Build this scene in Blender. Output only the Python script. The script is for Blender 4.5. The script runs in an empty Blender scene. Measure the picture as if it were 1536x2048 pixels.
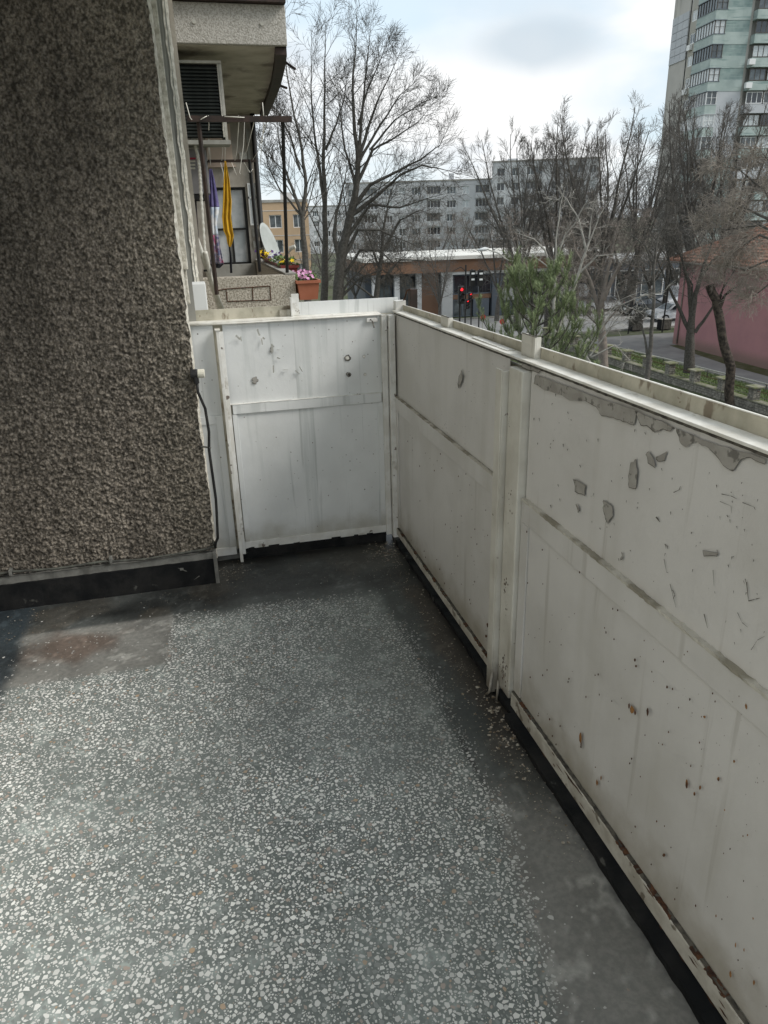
import bpy, math, random
import numpy as np
from mathutils import Vector, Matrix
R = math.radians
sc = bpy.context.scene
col = sc.collection
random.seed(7)

# ------------------------------------------------------------------ camera
F_PX, W_PX, H_PX, EYE = 1462.0, 1536.0, 2048.0, 1.5
AX = Vector((0.96938653, -0.11349472, 0.21773542))
AY = Vector((-0.24417208, -0.35211517, 0.90354574))
AZ = Vector((-0.02587973, -0.92904997, -0.36904795))
cam_d = bpy.data.cameras.new('camera')
cam = bpy.data.objects.new('camera', cam_d)
col.objects.link(cam)
rot = Matrix(((AX[0], -AX[1], -AX[2]), (AY[0], -AY[1], -AY[2]), (AZ[0], -AZ[1], -AZ[2])))
cam.matrix_world = Matrix.Translation((0, 0, EYE)) @ rot.to_4x4()
cam_d.sensor_fit = 'VERTICAL'; cam_d.sensor_height = 36.0
cam_d.lens = 36.0 * F_PX / H_PX
cam_d.clip_start = 0.02; cam_d.clip_end = 3000
sc.camera = cam

# ------------------------------------------------------------------ sun and sky
SUN_AZ, SUN_EL = R(118), R(42)          # azimuth clockwise from +Y
sd = bpy.data.lights.new('sun', 'SUN'); sd.energy = 2.0; sd.angle = R(24); sd.color = (1, .96, .9)
so = bpy.data.objects.new('sun', sd); col.objects.link(so)
sdir = Vector((math.sin(SUN_AZ) * math.cos(SUN_EL), math.cos(SUN_AZ) * math.cos(SUN_EL), math.sin(SUN_EL)))
so.rotation_euler = sdir.to_track_quat('Z', 'Y').to_euler()
so.location = (5, -5, 20)
world = bpy.data.worlds.new('World'); sc.world = world; world.use_nodes = True


def build_world():
    nt = world.node_tree; nt.nodes.clear(); N = nt.nodes.new; L = nt.links.new
    out = N('ShaderNodeOutputWorld'); bg = N('ShaderNodeBackground'); bg.inputs['Strength'].default_value = 0.1
    sky = N('ShaderNodeTexSky'); sky.sky_type = 'NISHITA'; sky.sun_disc = False
    sky.sun_elevation = SUN_EL; sky.sun_rotation = SUN_AZ
    tc = N('ShaderNodeTexCoord')

    def mixc(fac, a, b):
        m = N('ShaderNodeMix'); m.data_type = 'RGBA'
        if isinstance(fac, float): m.inputs[0].default_value = fac
        else: L(fac, m.inputs[0])
        for s, v in ((m.inputs[6], a), (m.inputs[7], b)):
            if isinstance(v, tuple): s.default_value = v
            else: L(v, s)
        return m.outputs[2]

    def noise(scale, detail, z, lo, hi, rough=.5):
        mp = N('ShaderNodeMapping'); mp.inputs['Scale'].default_value = (1, 1, z); L(tc.outputs['Generated'], mp.inputs[0])
        n = N('ShaderNodeTexNoise'); n.inputs['Scale'].default_value = scale; n.inputs['Detail'].default_value = detail
        n.inputs['Roughness'].default_value = rough
        L(mp.outputs[0], n.inputs['Vector'])
        r = N('ShaderNodeMapRange'); r.interpolation_type = 'SMOOTHSTEP'
        r.inputs[1].default_value = lo; r.inputs[2].default_value = hi; L(n.outputs[0], r.inputs[0])
        return r.outputs[0]
    base = mixc(.78, sky.outputs[0], (5.9, 6.9, 7.6, 1))              # thin veil over the blue
    white = mixc(noise(3.1, 5, 2.6, .40, .62), base, (7.6, 7.7, 7.75, 1))  # white cloud banks
    grey = mixc(noise(4.3, 5, 3.2, .56, .74), white, (5.0, 5.6, 6.2, 1))  # greyer undersides

    def blob(az, el, sx, sz, soft, colr, prev, k):
        d = Vector((math.sin(R(az)) * math.cos(R(el)), math.cos(R(az)) * math.cos(R(el)), math.sin(R(el))))
        vm = N('ShaderNodeVectorMath'); vm.operation = 'SUBTRACT'; L(tc.outputs['Generated'], vm.inputs[0]); vm.inputs[1].default_value = d
        mp = N('ShaderNodeMapping'); mp.inputs['Rotation'].default_value = (0, 0, R(az)); L(vm.outputs[0], mp.inputs[0])
        mp.inputs['Scale'].default_value = (1 / sx, 1 / .5, 1 / sz)
        ln = N('ShaderNodeVectorMath'); ln.operation = 'LENGTH'; L(mp.outputs[0], ln.inputs[0])
        n = N('ShaderNodeTexNoise'); n.inputs['Scale'].default_value = 9; n.inputs['Detail'].default_value = 5; L(tc.outputs['Generated'], n.inputs['Vector'])
        ad = N('ShaderNodeMath'); ad.operation = 'MULTIPLY_ADD'; L(n.outputs[0], ad.inputs[0]); ad.inputs[1].default_value = 1.5; L(ln.outputs['Value'], ad.inputs[2])
        r = N('ShaderNodeMapRange'); r.interpolation_type = 'SMOOTHSTEP'; L(ad.outputs[0], r.inputs[0])
        r.inputs[1].default_value = 1.75 + soft; r.inputs[2].default_value = 1.75 - soft; r.inputs[3].default_value = 0; r.inputs[4].default_value = k
        return mixc(r.outputs[0], prev, colr)
    c = blob(18.5, 8, .17, .055, .6, (7.8, 7.8, 7.75, 1), grey, .9)     # bright bank low over the blocks
    c = blob(24.3, 10.6, .060, .024, .55, (4.5, 5.2, 5.8, 1), c, .75)
    c = blob(21.5, 13.2, .11, .02, .7, (5.4, 6.2, 6.9, 1), c, .6)     # the grey cloud
    c = blob(14, 13, .10, .05, .6, (5.7, 6.9, 7.8, 1), c, .6)
    L(c, bg.inputs['Color']); L(bg.outputs[0], out.inputs[0])


build_world()
sc.view_settings.view_transform = 'Standard'
sc.view_settings.look = 'None'
sc.view_settings.gamma = 1.0
sc.view_settings.use_curve_mapping = False
sc.view_settings.exposure = 0.47
sc.render.engine = 'CYCLES'
sc.cycles.max_bounces = 8
sc.cycles.diffuse_bounces = 6


# ------------------------------------------------------------------ helpers
def ray(px, py):
    v = Vector((px - W_PX / 2, py - H_PX / 2, F_PX)); v.normalize()
    return Vector((AX.dot(v), AY.dot(v), AZ.dot(v)))


def at(px, py, d):
    r = ray(px, py); h = math.hypot(r[0], r[1]); return Vector((0, 0, EYE)) + r * (d / h)


def ony(px, py, y): r = ray(px, py); return Vector((0, 0, EYE)) + r * (y / r[1])
def onx(px, py, x): r = ray(px, py); return Vector((0, 0, EYE)) + r * (x / r[0])
def onz(px, py, z): r = ray(px, py); return Vector((0, 0, EYE)) + r * ((z - EYE) / r[2])


MW = {}


def tag(o, label=None, cat=None, group=None, kind=None):
    if label: o['label'] = label
    if cat: o['category'] = cat
    if group: o['group'] = group
    if kind: o['kind'] = kind
    return o


def thing(name, label, cat, loc=(0, 0, 0), rz=0.0, group=None):
    o = bpy.data.objects.new(name, None); col.objects.link(o)
    o.location = loc; o.rotation_euler = (0, 0, rz); o.empty_display_size = .1
    MW[o.name] = Matrix.Translation(loc) @ Matrix.Rotation(rz, 4, 'Z')
    return tag(o, label, cat, group)


class MB:
    def __init__(s): s.v = []; s.f = []; s.m = []; s.cur = 0
    def face(s, pts):
        b = len(s.v); s.v += [tuple(p) for p in pts]; s.f.append(tuple(range(b, b + len(pts)))); s.m.append(s.cur)
    def box(s, x0, x1, y0, y1, z0, z1, xf=None):
        P = [(x0, y0, z0), (x1, y0, z0), (x1, y1, z0), (x0, y1, z0), (x0, y0, z1), (x1, y0, z1), (x1, y1, z1), (x0, y1, z1)]
        if xf: P = [tuple(xf @ Vector(p)) for p in P]
        b = len(s.v); s.v += P
        for q in ((0, 3, 2, 1), (4, 5, 6, 7), (0, 1, 5, 4), (1, 2, 6, 5), (2, 3, 7, 6), (3, 0, 4, 7)):
            s.f.append(tuple(b + i for i in q)); s.m.append(s.cur)
        return s
    def prism(s, poly, axis, a0, a1):
        # poly: 2D outline, extruded along axis ('x','y','z')
        n = len(poly); b = len(s.v)
        for a in (a0, a1):
            for (u, w) in poly:
                s.v.append({'x': (a, u, w), 'y': (u, a, w), 'z': (u, w, a)}[axis])
        s.f.append(tuple(b + i for i in range(n))[::-1]); s.f.append(tuple(b + n + i for i in range(n)))
        s.m += [s.cur, s.cur]
        for i in range(n):
            j = (i + 1) % n; s.f.append((b + i, b + j, b + n + j, b + n + i)); s.m.append(s.cur)
        return s
    def tube(s, pts, rad, n=6, caps=True):
        pts = [Vector(p) for p in pts]
        if not hasattr(rad, '__len__'): rad = [rad] * len(pts)
        b = len(s.v); k = len(pts)
        for i, p in enumerate(pts):
            d = (pts[min(i + 1, k - 1)] - pts[max(i - 1, 0)])
            if d.length < 1e-9: d = Vector((0, 0, 1))
            d.normalize()
            u = d.cross(Vector((.3, .9, .1)) if abs(d.z) > .6 else Vector((0, 0, 1))); u.normalize(); w = d.cross(u)
            for j in range(n):
                a = 2 * math.pi * j / n
                q = p + (u * math.cos(a) + w * math.sin(a)) * rad[i]; s.v.append((q.x, q.y, q.z))
        for i in range(k - 1):
            for j in range(n):
                j2 = (j + 1) % n
                s.f.append((b + i * n + j, b + i * n + j2, b + (i + 1) * n + j2, b + (i + 1) * n + j)); s.m.append(s.cur)
        if caps:
            s.f.append(tuple(b + j for j in range(n))[::-1]); s.f.append(tuple(b + (k - 1) * n + j for j in range(n))); s.m += [s.cur, s.cur]
        return s
    def mesh(s, name, mats, smooth=False):
        me = bpy.data.meshes.new(name)
        me.from_pydata(s.v, [], s.f)
        if smooth == 'merge':
            import bmesh
            me.update(); bm_ = bmesh.new(); bm_.from_mesh(me); bmesh.ops.remove_doubles(bm_, verts=bm_.verts, dist=1e-5); bm_.to_mesh(me); bm_.free()
        for m in (mats if isinstance(mats, (list, tuple)) else [mats]): me.materials.append(m)
        if any(s.m) and len(me.polygons) == len(s.m): me.polygons.foreach_set('material_index', s.m)
        if smooth: me.polygons.foreach_set('use_smooth', [True] * len(me.polygons))
        me.update(); return me
    def build(s, name, mats, parent=None, world=True, smooth=False, loc=None, bevel=0):
        if parent is not None and world:
            inv = MW[parent.name].inverted(); s.v = [tuple(inv @ Vector(p)) for p in s.v]
        base = None
        if parent is None and world and s.v:
            a = np.array(s.v); base = ((a[:, 0].min() + a[:, 0].max()) / 2, (a[:, 1].min() + a[:, 1].max()) / 2, a[:, 2].min())
            s.v = [tuple(r) for r in (a - np.array(base))]
        o = bpy.data.objects.new(name, s.mesh(name, mats, smooth)); col.objects.link(o)
        if parent is not None: o.parent = parent; MW[o.name] = MW[parent.name].copy()
        else: MW[o.name] = Matrix.Identity(4)
        if base: o.location = base; MW[o.name] = Matrix.Translation(base)
        if loc: o.location = loc; MW[o.name] = MW[o.name] @ Matrix.Translation(loc)
        if bevel:
            b = o.modifiers.new('bevel', 'BEVEL'); b.width = bevel; b.segments = 2; b.limit_method = 'ANGLE'
        return o


def inst(name, me, parent, loc=(0, 0, 0), rz=0.0, scale=None):
    o = bpy.data.objects.new(name, me); col.objects.link(o); o.parent = parent
    o.location = loc; o.rotation_euler = (0, 0, rz)
    if scale: o.scale = scale
    return o


def copy_tree(o, parent=None):
    c = o.copy(); col.objects.link(c)
    if parent: c.parent = parent
    for ch in [x for x in o.children]: copy_tree(ch, c)
    return c


def vnoise(x, y, sc_, seed, octv=4, rough=.5):
    tot = np.zeros_like(x); amp = 1; nrm = 0; f = sc_
    for k in range(octv):
        u = x * f + 17.3 * (seed + k); v = y * f - 9.1 * (seed + k)
        i = np.floor(u).astype(np.int64); j = np.floor(v).astype(np.int64); fu = u - i; fv = v - j
        fu = fu * fu * (3 - 2 * fu); fv = fv * fv * (3 - 2 * fv)
        def h(a, b):
            n = (a * 374761393 + b * 668265263 + (seed + k) * 1442695041) & 0xffffffff
            n = ((n ^ (n >> 13)) * 1274126177) & 0xffffffff
            return ((n ^ (n >> 16)) & 0xffff) / 65535.0
        tot += amp * ((h(i, j) * (1 - fu) + h(i + 1, j) * fu) * (1 - fv) + (h(i, j + 1) * (1 - fu) + h(i + 1, j + 1) * fu) * fv)
        nrm += amp; amp *= rough; f *= 2.03
    return tot / nrm


def sstep(a, b, x): t = np.clip((x - a) / (b - a), 0, 1); return t * t * (3 - 2 * t)


def grid_mesh(name, X, Y, Z, mat_, colr=None, smooth=True):
    nr, nc = X.shape; me = bpy.data.meshes.new(name)
    co = np.stack([X, Y, Z], -1).reshape(-1, 3).astype(np.float32)
    idx = np.arange(nr * nc).reshape(nr, nc)
    q = np.stack([idx[:-1, :-1], idx[:-1, 1:], idx[1:, 1:], idx[1:, :-1]], -1).reshape(-1, 4)
    me.vertices.add(len(co)); me.vertices.foreach_set('co', co.ravel())
    me.loops.add(q.size); me.loops.foreach_set('vertex_index', q.ravel().astype(np.int32))
    me.polygons.add(len(q)); me.polygons.foreach_set('loop_start', np.arange(0, q.size, 4, dtype=np.int32))
    me.polygons.foreach_set('loop_total', np.full(len(q), 4, np.int32))
    me.materials.append(mat_)
    me.update(calc_edges=True); me.validate()
    if smooth: me.polygons.foreach_set('use_smooth', [True] * len(q))
    if colr is not None:
        a = me.color_attributes.new('tone', 'FLOAT_COLOR', 'POINT')
        a.data.foreach_set('color', np.concatenate([colr.reshape(-1, 3), np.ones((len(co), 1))], 1).astype(np.float32).ravel())
    return me


# ------------------------------------------------------------------ materials
def mat(name, c1, c2=None, scale=8, rough=.8, bump=0, bscale=60, metal=0, lo=.35, hi=.65, spec=.3,
        attr=None, spots=None, streak=None, detail=5, coat=0, emit=None, alpha=None, zg=None):
    m = bpy.data.materials.new(name); m.use_nodes = True
    nt = m.node_tree; N = nt.nodes.new; L = nt.links.new; b = nt.nodes['Principled BSDF']
    b.inputs['Roughness'].default_value = rough; b.inputs['Metallic'].default_value = metal
    b.inputs['Specular IOR Level'].default_value = spec
    if coat: b.inputs['Coat Weight'].default_value = coat
    tc = N('ShaderNodeTexCoord')

    def noise(s, d, st=(1, 1, 1), r=.55):
        mp = N('ShaderNodeMapping'); mp.inputs['Scale'].default_value = st; L(tc.outputs['Object'], mp.inputs[0])
        n = N('ShaderNodeTexNoise'); n.inputs['Scale'].default_value = s; n.inputs['Detail'].default_value = d; n.inputs['Roughness'].default_value = r
        L(mp.outputs[0], n.inputs['Vector']); return n.outputs[0]

    def rng(x, a, bb, k=1.0):
        r = N('ShaderNodeMapRange'); r.interpolation_type = 'SMOOTHSTEP'; L(x, r.inputs[0])
        r.inputs[1].default_value = a; r.inputs[2].default_value = bb; r.inputs[4].default_value = k; return r.outputs[0]

    def mixc(f, a, bb, mode='MIX'):
        x = N('ShaderNodeMix'); x.data_type = 'RGBA'; x.blend_type = mode
        L(f, x.inputs[0]) if not isinstance(f, float) else setattr(x.inputs[0], 'default_value', f)
        for s, v in ((x.inputs[6], a), (x.inputs[7], bb)):
            if isinstance(v, tuple): s.default_value = (*v[:3], 1)
            else: L(v, s)
        return x.outputs[2]
    cur = tuple(c1)
    if attr:
        at_ = N('ShaderNodeAttribute'); at_.attribute_name = attr; cur = at_.outputs['Color']
        if c2: cur = mixc(rng(noise(scale, detail), lo, hi), cur, mixc(1.0, cur, tuple(c2), 'MULTIPLY'))
    elif c2:
        cur = mixc(rng(noise(scale, detail), lo, hi), cur, tuple(c2))
    for (s, st, a, bb, k, cc) in (streak or []):
        cur = mixc(rng(noise(s, 4, st), a, bb, k), cur, tuple(cc))
    for (s, rad, dens, cc) in (spots or []):
        v = N('ShaderNodeTexVoronoi'); v.inputs['Scale'].default_value = s; L(tc.outputs['Object'], v.inputs['Vector'])
        d = rng(v.outputs['Distance'], rad, rad * .6)
        sp = N('ShaderNodeSeparateColor'); L(v.outputs['Color'], sp.inputs[0])
        e = rng(sp.outputs[0], dens, dens + .02)
        g = rng(noise(2.3, 2), .45, .6)
        mm = N('ShaderNodeMath'); mm.operation = 'MULTIPLY'; L(d, mm.inputs[0]); L(e, mm.inputs[1])
        m2 = N('ShaderNodeMath'); m2.operation = 'MULTIPLY'; L(mm.outputs[0], m2.inputs[0]); L(g, m2.inputs[1])
        cur = mixc(m2.outputs[0], cur, tuple(cc))
    if zg:
        sx = N('ShaderNodeSeparateXYZ'); L(tc.outputs['Object'], sx.inputs[0])
        ad = N('ShaderNodeMath'); ad.operation = 'MULTIPLY_ADD'; L(noise(9, 5), ad.inputs[0]); ad.inputs[1].default_value = -.22; L(sx.outputs[2], ad.inputs[2])
        cur = mixc(rng(ad.outputs[0], zg[1] - .11, zg[0] - .11, zg[2]), cur, tuple(zg[3]))
    if isinstance(cur, tuple): b.inputs['Base Color'].default_value = (*cur[:3], 1)
    else: L(cur, b.inputs['Base Color'])
    if bump:
        bp = N('ShaderNodeBump'); bp.inputs['Strength'].default_value = 1; bp.inputs['Distance'].default_value = bump
        L(noise(bscale, 6, r=.6), bp.inputs['Height']); L(bp.outputs[0], b.inputs['Normal'])
    if emit:
        b.inputs['Emission Color'].default_value = (*emit[:3], 1); b.inputs['Emission Strength'].default_value = emit[3]
    return m


M = {}
PAINT_ST = [(9, (1, 1, .10), .50, .78, .40, (.47, .455, .41)), (22, (1, 1, .05), .62, .72, .4, (.34, .32, .28)), (3, (1, 1, 1), .45, .75, .35, (.50, .48, .43))]
M['paint'] = mat('old_white_paint', (.63, .618, .595), (.565, .553, .53), 3, .45, .0009, 45, streak=PAINT_ST, zg=(.05, .22, .8, (.30, .27, .21)),
                 spots=[(45, .11, .90, (.12, .11, .10)), (90, .14, .90, (.20, .18, .15))])
M['paint_cool'] = mat('cooler_white_paint', (.73, .745, .74), (.66, .675, .67), 4, .4, .0008, 45,
                      streak=[(14, (1, 1, .05), .53, .66, .5, (.47, .50, .49)), (38, (1, 1, .03), .60, .68, .6, (.44, .46, .45)), (3, (1, 1, 1), .5, .8, .4, (.58, .585, .56))], zg=(.05, .20, .7, (.36, .34, .28)),
                      spots=[(30, .12, .8, (.14, .12, .10)), (60, .2, .85, (.25, .24, .22))])
M['paint_frame'] = mat('thick_white_paint', (.74, .74, .715), (.63, .62, .58), 14, .4, .0012, 60,
                       streak=[(12, (1, 1, 1), .60, .70, .55, (.33, .30, .24)), (26, (1, 1, 1), .66, .70, .9, (.12, .09, .07))])
M['post_cream'] = mat('cream_post_paint', (.63, .615, .555), (.54, .52, .46), 9, .45, .0012, 60, streak=[(12, (1, 1, .3), .58, .72, .5, (.36, .33, .27)), (30, (1, 1, 1), .67, .71, .9, (.13, .10, .075))], zg=(.03, .16, .9, (.12, .10, .075)))
M['bar_dirty'] = mat('dirty_bar_paint', (.56, .54, .48), (.40, .375, .32), 16, .5, .0015, 70, streak=[(26, (1, 1, 1), .60, .66, .8, (.14, .115, .085))])
M['ledge'] = mat('worn_ledge_paint', (.80, .79, .74), (.66, .64, .58), 18, .45, .001, 60,
                 streak=[(20, (1, 1, 1), .62, .70, .6, (.30, .27, .22))])
M['upstand'] = mat('dirty_cream_paint', (.52, .49, .40), (.36, .34, .27), 11, .55, .001, 60,
                   streak=[(16, (1, 1, .5), .58, .66, .8, (.16, .12, .08)), (30, (1, 1, 1), .66, .72, .8, (.11, .055, .03))])
M['primer'] = mat('bare_grey_primer', (.38, .365, .335), (.29, .275, .25), 14, .7, .0008, 90, streak=[(38, (1, 1, 1), .56, .64, .75, (.10, .095, .085))])
M['dark_edge'] = mat('dark_crack_and_edge_shade', (.05, .046, .04), (.13, .12, .10), 45, .9)
M['rust'] = mat('rust', (.12, .055, .028), (.045, .025, .018), 60, .9, .001, 120)
M['rust_light'] = mat('light_rust', (.33, .17, .06), (.20, .09, .03), 80, .9)
M['flake'] = mat('curled_paint_flake', (.74, .74, .71), (.62, .61, .57), 40, .5)
M['sealant'] = mat('dirty_cement_bead', (.52, .50, .44), (.27, .25, .20), 7, .95, .003, 90, lo=.46, hi=.60)
M['stucco'] = mat('rough_roughcast', (.23, .195, .155), (.66, .64, .60), 150, .95, .006, 210, attr='tone', lo=.42, hi=.6)
M['stucco_lit'] = mat('lit_roughcast', (.72, .69, .61), (.46, .43, .36), 50, .95, .004, 150)  # paler roughcast for the side faces, their light put into the colour
M['stucco_par'] = mat('sandy_roughcast', (.50, .46, .39), (.27, .24, .195), 70, .95, .012, 60, lo=.42, hi=.62)
M['par_grey'] = mat('grey_roughcast', (.47, .45, .41), (.30, .285, .25), 110, .95, .010, 75, lo=.42, hi=.62)
M['smooth_grey'] = mat('smooth_grey_plaster', (.36, .36, .33), (.27, .265, .24), 6, .85, .0006, 60)
M['soffit'] = mat('stained_soffit', (.52, .48, .41), (.38, .345, .285), 3.5, .95, .002, 30, streak=[(2.5, (1, .5, 1), .52, .62, .6, (.09, .07, .055)), (9, (1, 1, 1), .6, .7, .6, (.36, .33, .28))])
M['bitumen'] = mat('black_bitumen', (.008, .009, .010), (.02, .02, .02), 12, .7, .0015, 60, spec=.15, streak=[(14, (1, 1, 1), .66, .72, .7, (.11, .11, .10))])
M['mortar'] = mat('grey_mortar', (.20, .20, .185), (.13, .13, .12), 20, .95, .002, 90)
M['terrazzo'] = mat('terrazzo_ground', (1, 1, 1), (.78, .80, .80), 60, .42, .0006, 120, attr='tone', spec=.4)
M['chip'] = mat('marble_chip', (1, 1, 1), None, attr='tone', rough=.38, spec=.4)
M['debris'] = mat('litter_bits', (.45, .42, .36), (.16, .12, .08), 90, .9)
M['ceil'] = mat('ceiling_paint', (.80, .79, .75), (.74, .73, .69), 3, .9)
M['wall_in'] = mat('inner_wall_paint', (.66, .63, .56), (.58, .55, .49), 3, .9, .001, 60)
M['rubber'] = mat('black_rubber', (.015, .015, .016), (.03, .03, .03), 20, .5)
M['rubber_grey'] = mat('dusty_cable', (.10, .105, .09), (.05, .05, .045), 30, .8)
M['plast_white'] = mat('yellowed_plastic', (.66, .64, .54), None, rough=.4)
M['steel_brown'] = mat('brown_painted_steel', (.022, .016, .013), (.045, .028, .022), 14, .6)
M['steel_black'] = mat('black_steel', (.018, .018, .018), None, rough=.5)
M['cord'] = mat('pale_cord', (.75, .73, .66), None, rough=.8)
M['shutter'] = mat('dark_slat', (.016, .02, .019), (.028, .032, .03), 30, .5)
M['alu'] = mat('pale_frame', (.46, .45, .40), (.36, .35, .31), 20, .5)
M['pink'] = mat('beige_pink_render', (.56, .45, .37), (.50, .40, .33), 5, .9, .0005, 90)
M['brownwall'] = mat('weathered_brown_wall', (.42, .39, .34), (.31, .285, .245), 5, .95, .003, 40, streak=[(7, (1, 1, .3), .58, .68, .5, (.20, .18, .15))])
M['glass'] = mat('window_glass', (.05, .06, .065), (.12, .14, .15), 1.2, .08, spec=.8)
M['glass_pale'] = mat('curtained_glass', (.42, .46, .47), (.60, .62, .62), 7, .15, spec=.8)
M['glass_dark'] = mat('dark_glass', (.015, .018, .022), (.03, .034, .04), 1, .1, spec=.9)
M['win_white'] = mat('white_window_frame', (.74, .75, .74), None, rough=.4)
M['yellow_cloth'] = mat('yellow_cloth', (.62, .36, .025), (.50, .28, .02), 12, .9, .0006, 400)
M['violet_cloth'] = mat('violet_cloth', (.105, .09, .21), (.16, .14, .30), 16, .9)
M['pattern_cloth'] = mat('patterned_cloth', (.42, .37, .38), (.10, .11, .20), 26, .9, streak=[(17, (1, 1, 1), .56, .60, .9, (.33, .07, .14)), (22, (1, 1, 1), .62, .66, .9, (.04, .04, .06))])
M['pale_cloth'] = mat('pale_blue_cloth', (.42, .50, .60), (.70, .70, .70), 20, .9)
M['black_cloth'] = mat('black_cloth', (.02, .02, .025), None, rough=.9)
M['terracotta'] = mat('terracotta_plastic', (.36, .13, .075), (.32, .11, .06), 8, .6)
M['darkred'] = mat('dark_red_plastic', (.16, .03, .025), None, rough=.5)
M['petal_pink'] = mat('pink_petal', (.55, .17, .40), (.72, .45, .62), 50, .8)
M['petal_yellow'] = mat('yellow_petal', (.80, .55, .02), None, rough=.8)
M['petal_violet'] = mat('violet_petal', (.08, .03, .16), None, rough=.8)
M['leaf'] = mat('plant_leaf', (.07, .12, .035), (.13, .18, .06), 40, .7)
M['dish'] = mat('dish_paint', (.42, .44, .42), (.34, .36, .34), 4, .5)
M['ac'] = mat('aircon_casing', (.24, .23, .235), (.20, .195, .20), 6, .6)
M['hose'] = mat('white_hose', (.60, .59, .54), (.5, .48, .42), 30, .6)
M['dark'] = mat('dark_recess', (.02, .02, .022), None, rough=.9)
M['sign_red'] = mat('brand_red', (.35, .03, .06), None, rough=.6)
# outdoors
M['ground'] = mat('earth_and_grass', (.10, .10, .075), (.075, .095, .04), .35, .95, .02, 4, streak=[(2.2, (1, 1, 1), .5, .66, .6, (.13, .12, .10))])
M['lawn'] = mat('lawn_ground', (.15, .20, .065), (.20, .24, .11), 1.6, .95, .01, 20)
M['asphalt'] = mat('alley_asphalt', (.19, .185, .18), (.235, .23, .22), .8, .9, .003, 30, streak=[(.7, (1, 1, 1), .55, .68, .5, (.13, .127, .12))])
M['street'] = mat('pale_street', (.30, .295, .285), (.36, .355, .34), .5, .9, .003, 20)
M['moss'] = mat('mossy_strip', (.055, .058, .02), (.09, .085, .05), 1.8, .95, .005, 30)
M['kerb'] = mat('kerb_concrete', (.36, .35, .32), (.26, .25, .23), 3, .9, .002, 30)
M['grass'] = mat('grass_blade', (.15, .20, .07), (.20, .24, .11), 3, .8)
M['bark'] = mat('dark_bark', (.055, .050, .043), (.095, .088, .077), 12, .95, .01, 40)
M['bark2'] = mat('grey_bark', (.082, .076, .068), (.135, .125, .112), 8, .95, .01, 40)
M['bark_red'] = mat('reddish_twig', (.25, .215, .185), (.17, .148, .13), 4, .95)
M['bark_grey'] = mat('far_twig', (.16, .155, .145), (.11, .105, .095), 2, .95)
M['bark_pale'] = mat('pale_bark', (.40, .38, .34), (.27, .255, .23), 5, .9)
M['bark_dark'] = mat('blackish_rough_bark', (.022, .018, .015), (.075, .06, .048), 7, .95, .03, 14)
M['bark_tan'] = mat('tan_twig', (.36, .315, .27), (.24, .21, .18), 4, .95)
M['needle'] = mat('pine_needle', (.17, .215, .105), (.23, .275, .14), 3, .8)
M['stone'] = mat('fence_stone', (.28, .265, .23), (.17, .16, .135), 5, .95, .01, 20)
M['cap'] = mat('mossy_cap', (.26, .25, .20), (.15, .16, .08), 3, .95, .004, 30)
M['pinkwall'] = mat('pink_render', (.40, .21, .215), (.36, .19, .20), .8, .9, .003, 30, zg=(.2, .9, .7, (.20, .15, .12)), streak=[(.9, (1, 1, .6), .58, .72, .5, (.34, .19, .19)), (5, (1, 1, .2), .62, .72, .3, (.33, .18, .18))])
M['tile'] = mat('clay_tile', (.34, .185, .13), (.24, .135, .10), 3, .9, .005, 20)
M['fascia'] = mat('brown_fascia', (.21, .12, .075), (.17, .10, .065), .4, .6)
M['offwhite'] = mat('offwhite_cladding', (.52, .53, .53), (.44, .45, .45), .7, .6)
M['steelblue'] = mat('blue_grey_cladding', (.10, .12, .145), (.13, .15, .175), .5, .5)
M['panel_grey'] = mat('grey_panel_block', (.55, .56, .565), (.45, .46, .47), .16, .9, streak=[(.5, (1, 1, .3), .55, .7, .5, (.36, .36, .36))])  # lifted paler to stand in for distance haze
M['panel_light'] = mat('light_panel_block', (.62, .63, .635), (.52, .53, .54), .2, .9, streak=[(.5, (1, 1, .3), .55, .7, .4, (.25, .25, .25))])  # colour also raised to read as hazy with distance
M['orange'] = mat('orange_render', (.50, .36, .23), (.44, .32, .21), .3, .9)
M['cream'] = mat('cream_render', (.62, .53, .40), None, rough=.9)
M['tower'] = mat('tower_concrete', (.48, .465, .43), (.41, .40, .37), .22, .95, streak=[(.6, (1, 1, .12), .52, .68, .55, (.20, .20, .175)), (.25, (1, 1, .1), .55, .7, .5, (.34, .33, .27))])
M['mint'] = mat('mint_panel', (.41, .48, .455), (.33, .40, .38), .7, .8, streak=[(2.2, (.15, .15, 2), .55, .68, .7, (.17, .25, .24))])
M['mint_dark'] = mat('dark_mint_panel', (.20, .275, .265), (.27, .34, .325), 1.4, .8, streak=[(2.5, (.12, .12, 3), .52, .62, .7, (.33, .42, .39))])
M['ins'] = mat('pale_insulation', (.50, .52, .54), (.45, .47, .49), .3, .9)
M['carpaint_dark'] = mat('dark_car_paint', (.03, .035, .035), None, rough=.25, coat=.6)
M['carpaint_white'] = mat('white_car_paint', (.62, .64, .66), None, rough=.25, coat=.6)
M['carpaint_blue'] = mat('pale_blue_car_paint', (.30, .42, .52), None, rough=.25, coat=.6)
M['tyre'] = mat('tyre_rubber', (.015, .015, .015), None, rough=.9)
M['rim'] = mat('alloy_rim', (.45, .45, .46), None, rough=.35, metal=.6)
M['red_lamp'] = mat('red_lamp', (.8, .02, .02), None, emit=(1, .02, .03, 1.6))
M['lamp_off'] = mat('unlit_lens', (.03, .03, .03), None, rough=.3)
M['white_board'] = mat('white_backboard', (.7, .72, .72), None, rough=.6)
M['red_sign'] = mat('red_sign_paint', (.50, .03, .035), None, rough=.5)

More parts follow.
